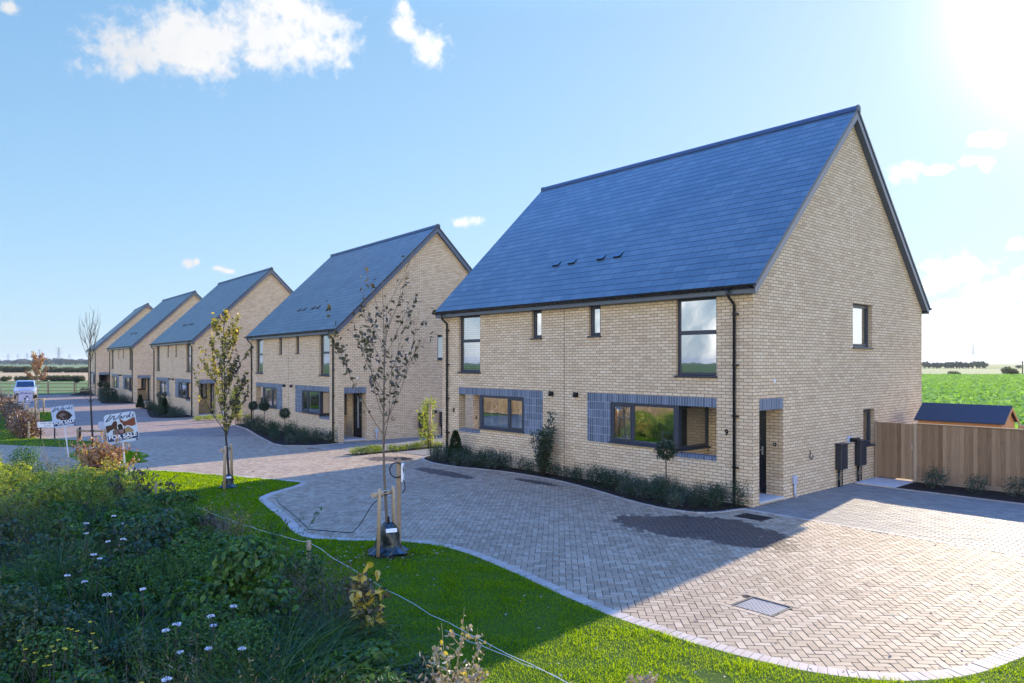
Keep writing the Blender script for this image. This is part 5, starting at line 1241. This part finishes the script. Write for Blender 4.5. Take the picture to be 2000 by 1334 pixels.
def pylon():
    root = empty('pylon'); m = MB(); H = 45.; lv = [0, 9, 17, 24, 30, 35, 40, 45]; hw = [4.2, 3.3, 2.5, 1.9, 1.5, 1.15, .8, .25]
    for i in range(7):
        c0 = [Vector((sx*hw[i], sy*hw[i], lv[i])) for sx, sy in ((-1, -1), (1, -1), (1, 1), (-1, 1))]; c1 = [Vector((sx*hw[i+1], sy*hw[i+1], lv[i+1])) for sx, sy in ((-1, -1), (1, -1), (1, 1), (-1, 1))]
        for k in range(4): m.bar(c0[k], c1[k], .42); m.bar(c0[k], c1[(k+1) % 4], .26); m.bar(c0[(k+1) % 4], c1[k], .26); m.bar(c1[k], c1[(k+1) % 4], .26)
    m.build('tower', M_PYL, root)
    for z, L, w_ in ((26.5, 7.5, 1.7), (33, 9.5, 1.3), (39.5, 6.5, .85)):
        a_ = MB()
        for s_ in (-1, 1):
            for y in (-w_, w_): a_.bar((s_*w_, y, z), (s_*L, 0, z+.4), .3); a_.bar((s_*w_, y, z+1.9), (s_*L, 0, z+.5), .26)
            a_.bar((s_*L, 0, z+.4), (s_*L, 0, z-2.6), .34)
        a_.build('crossarm', M_PYL, root)
    return root
def put_pylon(px, top, lb, rot):
    d = 41.8*FPX/(Y0-top); x, y = far_pts([px], d)[0]; o = place_copy('pylon', pylon, (x, y, gz(x)-.05), rot, 1, (lb, 'pylon', 'lattice pylons on the horizon')); return Vector((x, y, gz(x)))
PL = 'lattice electricity pylon on the left horizon'
for px, top, lb in ((115, 677, 'largest lattice pylon on the left skyline'), (77.5, 681, 'second tallest left pylon, paired with a smaller one just behind'), (84.5, 688, 'smaller pylon close to the right of the second tallest left one'), (53, 689, 'left skyline pylon directly above the orange tree\'s left side'), (35, 690.5, 'pylon second from the left edge of the skyline'), (16, 690.5, 'pylon on the skyline, leftmost whole one'), (135.5, 691, 'smallest pylon right of the largest, near the last house')): put_pylon(px, top, lb, YAW+rnd.uniform(-.5, .5))
pr_ = put_pylon(1901, 672, 'lone lattice pylon on the right horizon above the tree clump', YAW+.95)
M_WIRE = plain('power_cable', (.2, .22, .25), .6, .3)
for k, (z, o_) in enumerate(((41.5, 0), (33.5, 5), (27, 3))):
    for s_, lb in ((-1, 'left'), (1, 'right')):
        a_ = pr_+Vector((0, 0, z)); e = far_pts([1901+s_*260], 1500+s_*20)[0]; b_ = Vector((*e, z-4)); m = MB(); m.tube([a_.lerp(b_, t/16)-Vector((0, 0, 34*(t/16)*(1-t/16))) for t in range(17)], .13, 4)
        tag(m.build('power_line', M_WIRE), '%s power line running %s from the right-hand pylon' % (('uppermost', 'middle', 'lowest')[k], lb), 'power line')

# ------------------------------------------------------------------ lawn blades, crop, undergrowth
WILD = [(-16.6, -11.2), (-15.2, -10.1), (-12, -9.85), (-8, -9.75), (-4, -9.85), (-1, -9.95), (1.2, -10.3), (2.6, -10.6), (3.4, -11.3), (4, -17), (-16.5, -17)]
def lawn_blades(name, poly, n, seed, Lh, Wd, far, excl=()):
    r = np.random.RandomState(seed); Q = np.array([(p[0], p[1]) for p in poly]); lo, hi = Q.min(0), Q.max(0)
    P = r.uniform(lo, hi, (n*6, 2)); k = inside(P, [tuple(q) for q in Q]) & in_view(P, far, .06)
    for e in excl: k &= ~inside(P, e)
    # thin with distance so that the sward reads evenly
    d = np.hypot(P[:, 0]-CAM.x, P[:, 1]-CAM.y); k &= r.rand(len(P)) < np.clip((13/d)**1.5, .08, 1)
    # worn patches
    for (cx, cy, rr_) in ((4.35, -8.2, .20), (4.15, -8.55, .14), (3.95, -8.15, .10), (4.75, -8.75, .16), (-2, -8.12, .42)): k &= ~((np.hypot(P[:, 0]-cx, (P[:, 1]-cy)*1.4) < rr_) & (r.rand(len(P)) < .85))
    P = P[k][:n]; m = len(P); sc = np.clip(np.hypot(P[:, 0]-CAM.x, P[:, 1]-CAM.y)/10, .8, 2.2)
    tuft = .75+.5*np.sin(P[:, 0]*5.1+np.sin(P[:, 1]*3.7)*2)*np.sin(P[:, 1]*4.3+np.sin(P[:, 0]*2.9))
    P3 = np.column_stack([P, gz_np(P[:, 0])+.015]); D = unit(np.stack([r.normal(0, .38, m), r.normal(0, .38, m), np.ones(m)], 1))
    lf = LF(); V = []; L_ = Lh*(.6+.6*r.rand(m))*tuft.clip(.5, 1.3); side = unit(np.cross(D, r.normal(size=(m, 3)))); w_ = (Wd*sc)[:, None]*.5
    tip = P3+D*L_[:, None]+np.column_stack([r.normal(0, .3, (m, 2)), np.full(m, -.1)])*L_[:, None]; mid = P3+D*L_[:, None]*.5
    VV = np.stack([P3+side*w_, P3-side*w_, mid-side*w_*.8, tip, mid+side*w_*.8], 1).reshape(-1, 3)
    F = np.arange(5*m).reshape(-1, 5)
    o = mesh_np(name, VV, F, F_LAWN); o['kind'] = 'stuff'; return o
wild_in = [(x, y-.25) for x, y in WILD]
lawn_blades('lawn_grass', LAWN, 260000, 1, .052, .0052, 26, [wild_in])
lawn_blades('island_grass', ISL, 16000, 2, .045, .007, 40)
lawn_blades('verge_grass', V3, 40000, 3, .055, .010, 75)
lawn_blades('far_island_grass', V4, 9000, 4, .05, .014, 75)

# beet crop: broad leaves in rows, thinner with distance
r = np.random.RandomState(7); lf = LF()
A0, A1_ = math.atan2(.23, 1), 0
n = 60000; P = np.column_stack([r.uniform(-60, 12, n), r.uniform(23.2, 165, n)])
P[:, 0] = np.round(P[:, 0]/.5)*.5+r.normal(0, .09, n)
k = in_view(P, 190, .05); uu = (P[:, 0]-CAM.x)*math.cos(YAW)+(P[:, 1]-CAM.y)*math.sin(YAW); dd = -(P[:, 0]-CAM.x)*math.sin(YAW)+(P[:, 1]-CAM.y)*math.cos(YAW)
k &= (uu/np.maximum(dd, 1) > .52) & (P[:, 1] < 153+P[:, 0]*1.0+45)
P = P[k]; dd = dd[k]
print('crop plants', len(P))
for q in range(7):
    m = len(P); a_ = r.rand(m)*6.283; e = r.uniform(.5, 1.4, m); T = np.stack([np.cos(a_)*np.cos(e), np.sin(a_)*np.cos(e), np.sin(e)], 1)
    s_ = np.clip(dd/45, .9, 2.0); L_ = (.34+.2*r.rand(m))*s_**.6
    B = unit(np.cross(T, np.array([0, 0, 1.]))+r.normal(0, .35, (m, 3))); P3 = np.column_stack([P+r.normal(0, .07, (m, 2)), np.full(m, .0)])
    w_ = (L_*.42)[:, None]; st = P3+T*(L_*.5)[:, None]; mid = P3+T*(L_*1.0)[:, None]; tip = P3+T*(L_*1.3)[:, None]+np.array([0, 0, -.10])+np.stack([np.cos(a_), np.sin(a_), np.zeros(m)], 1)*.12
    lf.add(np.stack([st, mid+B*w_, tip, mid-B*w_], 1).reshape(-1, 3), np.arange(4*m).reshape(-1, 4))
o = lf.build('beet_crop', F_CROP); o['kind'] = 'stuff'

# wild growth at the left, foreground
r = np.random.RandomState(17)
kinds = {k: LF() for k in ('green', 'blue', 'grey', 'light', 'tall', 'brown')}
def mound(kind, x, y, R_, H_, n, L):
    lf = kinds[kind]; z = gz(x)
    d = unit(r.normal(size=(n, 3))); d[:, 2] = np.abs(d[:, 2]); rr = r.uniform(.25, 1.05, n)**.6
    P = np.column_stack([x+d[:, 0]*R_*rr, y+d[:, 1]*R_*rr, z+.03+d[:, 2]*H_*rr*(1+.2*r.normal(size=n))]); P[:, 2] = np.maximum(P[:, 2], z+.03)
    lf.leaves(P, unit(d*.7+r.normal(size=(n, 3))*.7+[0, 0, .25]), L*(.5+.9*r.rand(n)), L*.5*(.5+.8*r.rand(n)), r, .1)
def tuft(kind, x, y, n, H_, sp, wd, bend=.7):
    z = gz(x); P = np.column_stack([x+r.normal(0, sp, n), y+r.normal(0, sp, n), np.full(n, z)])
    D = unit(np.column_stack([r.normal(0, .45, n), r.normal(0, .45, n), np.ones(n)])); kinds[kind].blade(P, D, H_*(.5+.7*r.rand(n)), wd, bend*(.3+r.rand(n)), r, 4)
def stalks(kind, x, y, n, H_, sp, L, m=9):
    # branching dry weeds: thin stems with scattered small leaves and seed heads
    z = gz(x); P = np.column_stack([x+r.normal(0, sp, n), y+r.normal(0, sp, n), np.full(n, z)])
    D = unit(np.column_stack([r.normal(0, .28, n), r.normal(0, .28, n), np.ones(n)])); H2 = H_*(.55+.6*r.rand(n)); kinds[kind].blade(P, D, H2, .007, .15, r, 3)
    for q in range(m):
        t = (.25+.75*r.rand(n))[:, None]; C = P+D*H2[:, None]*t; T = unit(r.normal(size=(n, 3))+D*.8); kinds[kind].leaves(C, T, L*(.5+r.rand(n)), L*.3, r)
def edge_h(x, y):  # lower growth next to the string line
    e = np.interp(x, [-16, -12, -8, -4, -1, 1.2, 2.6, 3.4], [-10.2, -9.85, -9.75, -9.85, -9.95, -10.3, -10.6, -11.3]); return float(np.clip((e-y)/1.3, .10, 1))
cand = r.uniform((-17, -16.8), (4, -9.7), (1500, 2)); cand = cand[inside(cand, WILD) & in_view(cand, 30, .45)]
cand = cand[(np.hypot(cand[:, 0]-CAM.x, cand[:, 1]-CAM.y) > 5.0)]
# undercarpet
for x, y in cand[::3]:
    mound('brown' if r.rand() < .5 else 'green', x, y, .35, .12*(.4+.6*edge_h(x, y)), 50, .05)
def lobe(kind, c, R_, H_, n, L):
    # one rounded lobe: leaves lie along its surface, facing out and up, over a sparser dark inside
    d = unit(r.normal(size=(n, 3))+np.array([0, 0, .35])); rr = 1-.42*r.rand(n)**2.2
    P = np.array(c)+d*rr[:, None]*np.array([R_, R_, H_]); N = unit(d+r.normal(0, .42, (n, 3))+np.array([0, 0, .35])); T = unit(np.cross(N, r.normal(size=(n, 3))))
    B = np.cross(N, T); l = (L*(.55+.8*r.rand(n)))[:, None]; w_ = l*.27
    f_ = N*l*.09
    V = np.stack([P-T*l*.5, P-T*l*.22+B*w_+f_, P+T*l*.14+B*w_*.95+f_, P+T*l*.5-N*l*.10, P+T*l*.14-B*w_*.95+f_, P-T*l*.22-B*w_+f_], 1); V[:, :, 2] = np.maximum(V[:, :, 2], gz(c[0])+.02)
    q_ = np.arange(n)[:, None]*6; kinds[kind].add(V.reshape(-1, 3), np.concatenate([q_+np.array([[0, 1, 2, 3]]), q_+np.array([[0, 3, 4, 5]])]))
clumps = []
for x, y in r.uniform((-17, -16.8), (4, -9.7), (9000, 2)):
    d = math.hypot(x-CAM.x, y-CAM.y)
    if d < 5.3 or not inside(np.array([[x, y]]), WILD)[0] or not in_view(np.array([[x, y]]), 30, .45)[0]: continue
    if min(math.hypot(x+1.6, y+9.95), math.hypot(x+9.4, y+9.95)) < .55: continue
    R_ = r.uniform(.34, .85)*(.45+.55*edge_h(x, y))*(.8 if d < 8 else 1)
    if any((x-a)**2+(y-b)**2 < (.66*(R_+q))**2 for a, b, q in clumps): continue
    clumps.append((x, y, R_))
for x, y, R_ in clumps:
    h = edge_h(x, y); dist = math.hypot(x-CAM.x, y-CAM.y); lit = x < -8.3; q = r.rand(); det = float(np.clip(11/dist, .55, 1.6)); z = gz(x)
    Hm = R_*r.uniform(1.0, 1.75)+.14
    zone = .5+.5*math.sin(x*.9+2)*math.sin(y*1.3-x*.4)+r.normal(0, .25)
    if lit: kd = ('light', 'light', 'light', 'green', 'light')[int(r.rand()*5)]  # paler leaf colour stands in for sun on this side
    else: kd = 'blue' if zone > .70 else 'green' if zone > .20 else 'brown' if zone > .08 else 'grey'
    if q < .80 and kd != 'grey':
        L = r.choice([.035, .05, .065, .085]) if kd != 'grey' else .03
        for k in range(int(4+R_*7)):
            a_ = r.uniform(0, 6.283); ro = R_*.72*math.sqrt(r.rand()); rl = R_*r.uniform(.30, .52); zc = z+Hm*r.uniform(.22, .72)*(1-.5*(ro/R_)**2)
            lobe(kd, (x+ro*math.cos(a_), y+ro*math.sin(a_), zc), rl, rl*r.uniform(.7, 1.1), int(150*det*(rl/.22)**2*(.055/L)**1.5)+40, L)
        if r.rand() < .7: stalks('grey' if r.rand() < .35 else kd, x, y, int(3+5*r.rand()), Hm*1.35, R_*.5, .045, 8)
    elif q < .88 and kd != 'grey':
        for _ in range(int(4+R_*6)): tuft('tall' if not lit else 'light', x+r.normal(0, R_*.5), y+r.normal(0, R_*.5), int(46*det), Hm*1.1, .05, .012, 1.1)
    else:
        stalks('brown' if r.rand() < .45 else kd, x, y, int(46*det), Hm*1.25, R_*.5, .04, 12)
print('clumps', len(clumps))
# a big dark tussock, left of centre
for _ in range(9): tuft('tall', -3.4+r.normal(0, .3), -12.5+r.normal(0, .25), 120, .95, .14, .012, 1.0)
# feathery bright green fennel-like clumps
for (x, y, H_, n) in ((-1.2, -11.9, .75, 16), (-1.6, -11.6, .8, 14), (2.55, -11.6, .55, 14), (2.0, -12.3, .6, 14), (.1, -11.5, .6, 12), (2.2, -11.0, .5, 10)):
    z = gz(x)
    for q in range(n):
        a_ = r.uniform(0, 6.28); b_ = np.array([x+r.normal(0, .12), y+r.normal(0, .12), z]); d = unit(np.array([r.normal(0, .3), r.normal(0, .3), 1.])); m = 120; t = r.rand(m)**.7
        C = b_+d*(t*H_*(.7+.4*r.rand()))[:, None]; T = unit(np.stack([r.normal(size=m), r.normal(size=m), .6+.4*r.rand(m)], 1)); kinds['green'].leaves(C, T, .13*(1.1-t), .006, r)
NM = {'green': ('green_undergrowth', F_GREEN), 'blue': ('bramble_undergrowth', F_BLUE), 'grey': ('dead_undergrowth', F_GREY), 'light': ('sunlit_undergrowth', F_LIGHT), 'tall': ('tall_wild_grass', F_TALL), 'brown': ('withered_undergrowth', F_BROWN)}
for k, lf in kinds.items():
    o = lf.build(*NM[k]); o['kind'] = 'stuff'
# grass of the verge between the wild growth and the road
lf = LF(); n = 30000; P = r.uniform((-17.3, -15), (-11, -9.75), (n*3, 2)); P = P[inside(P, [(-17.2, -11.5), (-16.5, -9.6), (-13, -9.7), (-11, -9.9), (-11, -12), (-16.5, -15)])][:n]
lf.blade(np.column_stack([P, gz_np(P[:, 0])]), unit(np.column_stack([r.normal(0, .35, len(P)), r.normal(0, .35, len(P)), np.ones(len(P))])), .22*(.4+.8*r.rand(len(P))), .010, .5, r, 2); o = lf.build('rough_verge_grass', F_TALL); o['kind'] = 'stuff'

# single wild plants that stand out
def stem_plant(name, base, stems, lab, cat, leaf_m, nleaf, L, Wd, stem_m, seed, sr=.006, lo=.2, droop=.3, extra=None):
    root = empty(name, base, 0, lab, cat); rr = random.Random(seed); mb = MB(); tw = []
    for (dx, dy, H_, up) in stems:
        p = limb(mb, (rr.uniform(-.05, .05), rr.uniform(-.05, .05), 0), (dx, dy, 1), H_, sr, rr, up, 9, .07); tw.append((p, .5))
        for j in range(4):
            q = rr.uniform(2.5, 8); k = int(q); tw.append((limb(mb, p[k].lerp(p[k+1], q-k), (rr.uniform(-1, 1), rr.uniform(-1, 1), rr.uniform(.2, 1)), H_*rr.uniform(.15, .32), sr*.5, rr, .2, 4, .15), .8))
    mb.build('stem', stem_m, root); lf = LF(); q = np.random.RandomState(seed); twig_leaves(lf, tw, nleaf, L, Wd, q, lambda b, t: 1, lo, droop); lf.build('foliage', leaf_m, root)
    if extra: lf = LF(); twig_leaves(lf, tw, extra[1], extra[2], extra[3], q, lambda b, t: 1, lo, .9); lf.build('yellow_foliage', extra[0], root)
    return root
def sp(n, s_, h0, h1, up=.3, seed=0, lx=0, ly=0):
    q = random.Random(seed); return [(q.gauss(lx, s_), q.gauss(ly, s_), q.uniform(h0, h1), up) for _ in range(n)]
stem_plant('russet_shrub', (-12.5, -10.15, gz(-12.5)), sp(40, .40, .85, 1.5, .4, 1), 'russet and gold leaved shrub standing in front of the road beside the cow board', 'shrub', F_RED, 3000, .075, .05, BARKD, 4, .007, .12)
stem_plant('russet_shrub', (-11.3, -10.2, gz(-11.3)), sp(16, .45, .6, 1.0, .3, 2), 'smaller yellow-green shrub at the foot of the cow board', 'shrub', F_YTREE, 1000, .07, .045, BARKD, 5, .006, .1)
g = G(140, 1000); stem_plant('dead_stalks', (g[0], g[1], 0), [(-.42+.06*k, -.5+.07*k, 1.45+.08*(k % 4), .05) for k in range(9)], 'bundle of dead straw-coloured stalks leaning left above the sunlit weeds', 'plant', F_REED, 60, .03, .012, TWIG, 6, .008, .5)
for k, (px, py, H_, lb) in enumerate(((231, 985, .85, 'dark-leaved tall weed left of the sign post foot'), (262, 985, 1.05, 'dark-leaved tall weed just right of the sign post'), (290, 985, 1.1, 'tallest dark weed, in front of the lit lawn between sign and peg'), (318, 985, .8, 'dark-leaved weed right beside the far peg'))):
    g = G(px, py+8); stem_plant('tall_weed', (g[0], g[1], g[2]), sp(4, .22, H_*.75, H_, .25, k), lb, 'weed', F_BROWN, 110, .085, .04, BARKD, 20+k, .006, .3, .6)
for k, (px, py, H_, n) in enumerate(((540, 1085, .75, 4), (572, 1102, .95, 4), (628, 1140, .5, 3), (470, 1060, .6, 5), (410, 1040, .6, 5))):
    g = G(px, py); stem_plant('tall_weed', (g[0], g[1]-.05, g[2]), sp(n, .25, H_*.7, H_, .2, 9+k), ('thin green weed left of the near peg', 'tallest thin green weed, beside the near peg', 'green weed in front of the near peg', 'yellow-green weed clump at the lawn edge left of the near peg', 'yellow-green weed clump midway between the two pegs')[k], 'weed', F_GREEN if k < 3 else F_YTREE, 110, .055, .026, BARKD, 40+k, .004, .2, .5)
g = G(722, 1275); stem_plant('bramble', (g[0], g[1], 0), [(-.08, .02, 1.15, .1), (.10, .1, 1.05, .2), (-.18, -.05, .95, .1), (.02, -.1, .9, .1), (.2, .15, .75, .3), (-.3, .1, .7, .1), (.3, -.1, .6, .2)], 'tall bramble with large yellow leaves in front of the nearest staked tree', 'bramble', F_BROWN, 260, .075, .05, BARKD, 61, .005, .1, .5, (F_YEL, 70, .12, .075))
g = G(880, 1385); stem_plant('withered_shrub', (g[0], g[1], 0), sp(15, .5, .35, .62, .2, 3)+[(.0, .05, .92, .2), (.35, .2, .7, .3), (-.75, .15, .8, .1)], 'withered pale shrub with a few bright green leaves at the bottom of the lawn', 'shrub', F_WITH, 520, .058, .036, TWIG, 63, .006, .15, .5, (F_YTREE, 46, .06, .045))
g = G(1255, 1350); stem_plant('withered_shrub', (g[0], g[1], 0), sp(10, .7, .12, .22, .1, 8), 'small withered rosette in the sunlit lawn at the bottom edge', 'plant', F_WITH, 120, .05, .03, TWIG, 64, .004, .2, .5)
# yarrow: white flat flower heads
def yarrow(loc, n, H_, seed, lab):
    root = empty('yarrow', loc, 0, lab, 'flower', 'white yarrow in the wild growth'); rr = random.Random(seed); q = np.random.RandomState(seed); 
    for k in range(n):
        a_ = Vector((rr.gauss(0, .07), rr.gauss(0, .07), 0)); t = a_+Vector((rr.gauss(0, .10), rr.gauss(0, .10), H_*rr.uniform(.75, 1.1))); st = MB(); lf = LF(); st.tube([a_, a_.lerp(t, .5)+Vector((.01, 0, 0)), t], .004, 4); st.build('stem', BARKD, root)
        m = 46; ra = rr.uniform(.018, .034); ang = q.rand(m)*6.283; ro = np.sqrt(q.rand(m))*ra
        P = np.array(t)+np.column_stack([ro*np.cos(ang), ro*np.sin(ang), .012-ro*.3+q.normal(0, .003, m)]); lf.leaves(P, unit(np.column_stack([np.cos(ang), np.sin(ang), q.normal(0, .25, m)])), .016, .013, q); lf.build('flower_head', F_WHITE, root)
    return root
WH = ['above the dark tussock at the left', 'near the upper edge of the dark growth', 'in the dark growth below the lit shrubs', 'left of the dark tussock', 'just below the one left of the tussock', 'in the centre of the dark growth',
      'rightmost, near the middle of the growth', 'upper part of the tall white cluster at the bottom', 'lower part of the tall white cluster', 'right-hand cluster of three heads', 'beside the right-hand cluster', 'lowest of the right-hand cluster', 'at the bottom edge, left', 'at the bottom edge, right']
for k, (px, py, n) in enumerate([(178, 1030, 3), (236, 1010, 4), (238, 1050, 3), (163, 1093, 4), (154, 1104, 3), (275, 1148, 3), (445, 1172, 7), (326, 1219, 7), (318, 1234, 6), (430, 1222, 5), (451, 1228, 5), (436, 1241, 5), (331, 1316, 4), (432, 1322, 6)]):
    if k in (8, 10, 11): continue
    g = G(px, py, .88); yarrow((g[0], g[1], g[2]), max(2, n//2), .86, k, 'white yarrow flowers '+WH[k])
def ragwort(loc, n, H_, seed, lab):
    root = empty('yellow_daisy', loc, 0, lab, 'flower', 'yellow flowers in the wild growth'); rr = random.Random(seed); q = np.random.RandomState(seed+50); 
    for k in range(n):
        a_ = Vector((rr.gauss(0, .12), rr.gauss(0, .12), 0)); t = a_+Vector((rr.gauss(0, .12), rr.gauss(0, .12), H_*rr.uniform(.7, 1.1))); st = MB(); lf = LF(); st.tube([a_, t], .003, 4); st.build('stem', BARKD, root); m = 12
        ang = np.arange(m)*6.283/m; lf.leaves(np.tile(np.array(t), (m, 1)), np.column_stack([np.cos(ang), np.sin(ang), np.full(m, .25)]), .019, .010, q); lf.build('flower_head', F_YFLOW, root)
for k, (px, py, n) in enumerate([(80, 1243, 5), (97, 1243, 3), (186, 1247, 3), (160, 1205, 4), (62, 1262, 5), (104, 1286, 4), (345, 1324, 2), (285, 1330, 3)]):
    g = G(px, py, .78); ragwort((g[0], g[1], g[2]), n, .78, k, 'small yellow daisy-like flowers '+('in the lower left growth, largest group', 'just right of the largest yellow group', 'alone right of the main yellow group', 'above the main yellow group', 'below left of the main yellow group', 'lowest of the left yellow flowers', 'beside the white yarrow at the bottom edge', 'left of the yarrow at the bottom edge')[k])

mk_b = lambda: ball_bush('field_tree', F_HEDGE, 19, 9000, .075, trunk=.35)
# dry reed bank and trees behind the camera (they show only as reflections in the windows)
lf = LF(); n = 26000; P = r.uniform((-45, -34), (6, -17.4), (n, 2)); P = P[np.hypot(P[:, 0]-CAM.x, P[:, 1]-CAM.y) > 7]; n = len(P)
lf.blade(np.column_stack([P, gz_np(P[:, 0])]), unit(np.column_stack([r.normal(0, .3, n), r.normal(0, .3, n), np.ones(n)])), (1.0+.9*r.rand(n)), .03, .4, r, 3); o = lf.build('dry_reeds', F_REED); o['kind'] = 'stuff'
sheet('reed_bank_ground', [(-60, -17.2), (12, -17.2), (14, -60), (-70, -60)], .03, M_TAN)
for k, (x, y, s_, h) in enumerate(((-52, -92, 4.5, 5), (-40, -104, 5, 5.5), (-78, -86, 5, 4.2), (-28, -110, 4, 4.6), (-92, -74, 5, 5))):
    bush('bt', mk_b, x, y, s_, h, 'broad tree standing in the field behind the viewpoint', 'tree', 'trees behind the viewpoint')

# ------------------------------------------------------------------ the air over the marsh
hb_ = MB(); hb_.box(-9800, 9800, -9800, 9800, -1.4, 52); hz_ = hb_.build('haze', None if False else M_HAZE if 'M_HAZE' in globals() else FRAME); hz_['kind'] = 'stuff'
m, t, out = mat('marsh_haze')
pv = t.new('ShaderNodeVolumePrincipled', inp={'Color': (.80, .88, .97, 1), 'Density': .00010, 'Anisotropy': .35}); t.l.new(pv.outputs[0], out.inputs['Volume'])
hz_.data.materials.clear(); hz_.data.materials.append(m)

# fallen leaves on the paving and the lawn
r = np.random.RandomState(77); n = 520; P = np.column_stack([r.uniform(-14, 7, n), r.uniform(-9.6, -.4, n)]); P = np.concatenate([P, np.array(b1)+r.normal(0, .9, (90, 2))]); n = len(P)
P3 = np.column_stack([P, gz_np(P[:, 0])+np.where(inside(P, lawn_np), .06, .018)]); T = unit(np.column_stack([r.normal(0, 1, n), r.normal(0, 1, n), r.normal(.1, .15, n)])); lf = LF()
B = unit(np.cross(np.array([0, 0, 1.])+r.normal(0, .15, (n, 3)), T)); L_ = (.035+.035*r.rand(n))[:, None]; V = np.stack([P3, P3+T*L_*.5+B*L_*.3+[0, 0, .006], P3+T*L_, P3+T*L_*.5-B*L_*.3+[0, 0, .006]], 1)
lf.add(V.reshape(-1, 3), np.arange(4*n).reshape(-1, 4)); o = lf.build('fallen_leaves', F_WITH); o['kind'] = 'stuff'
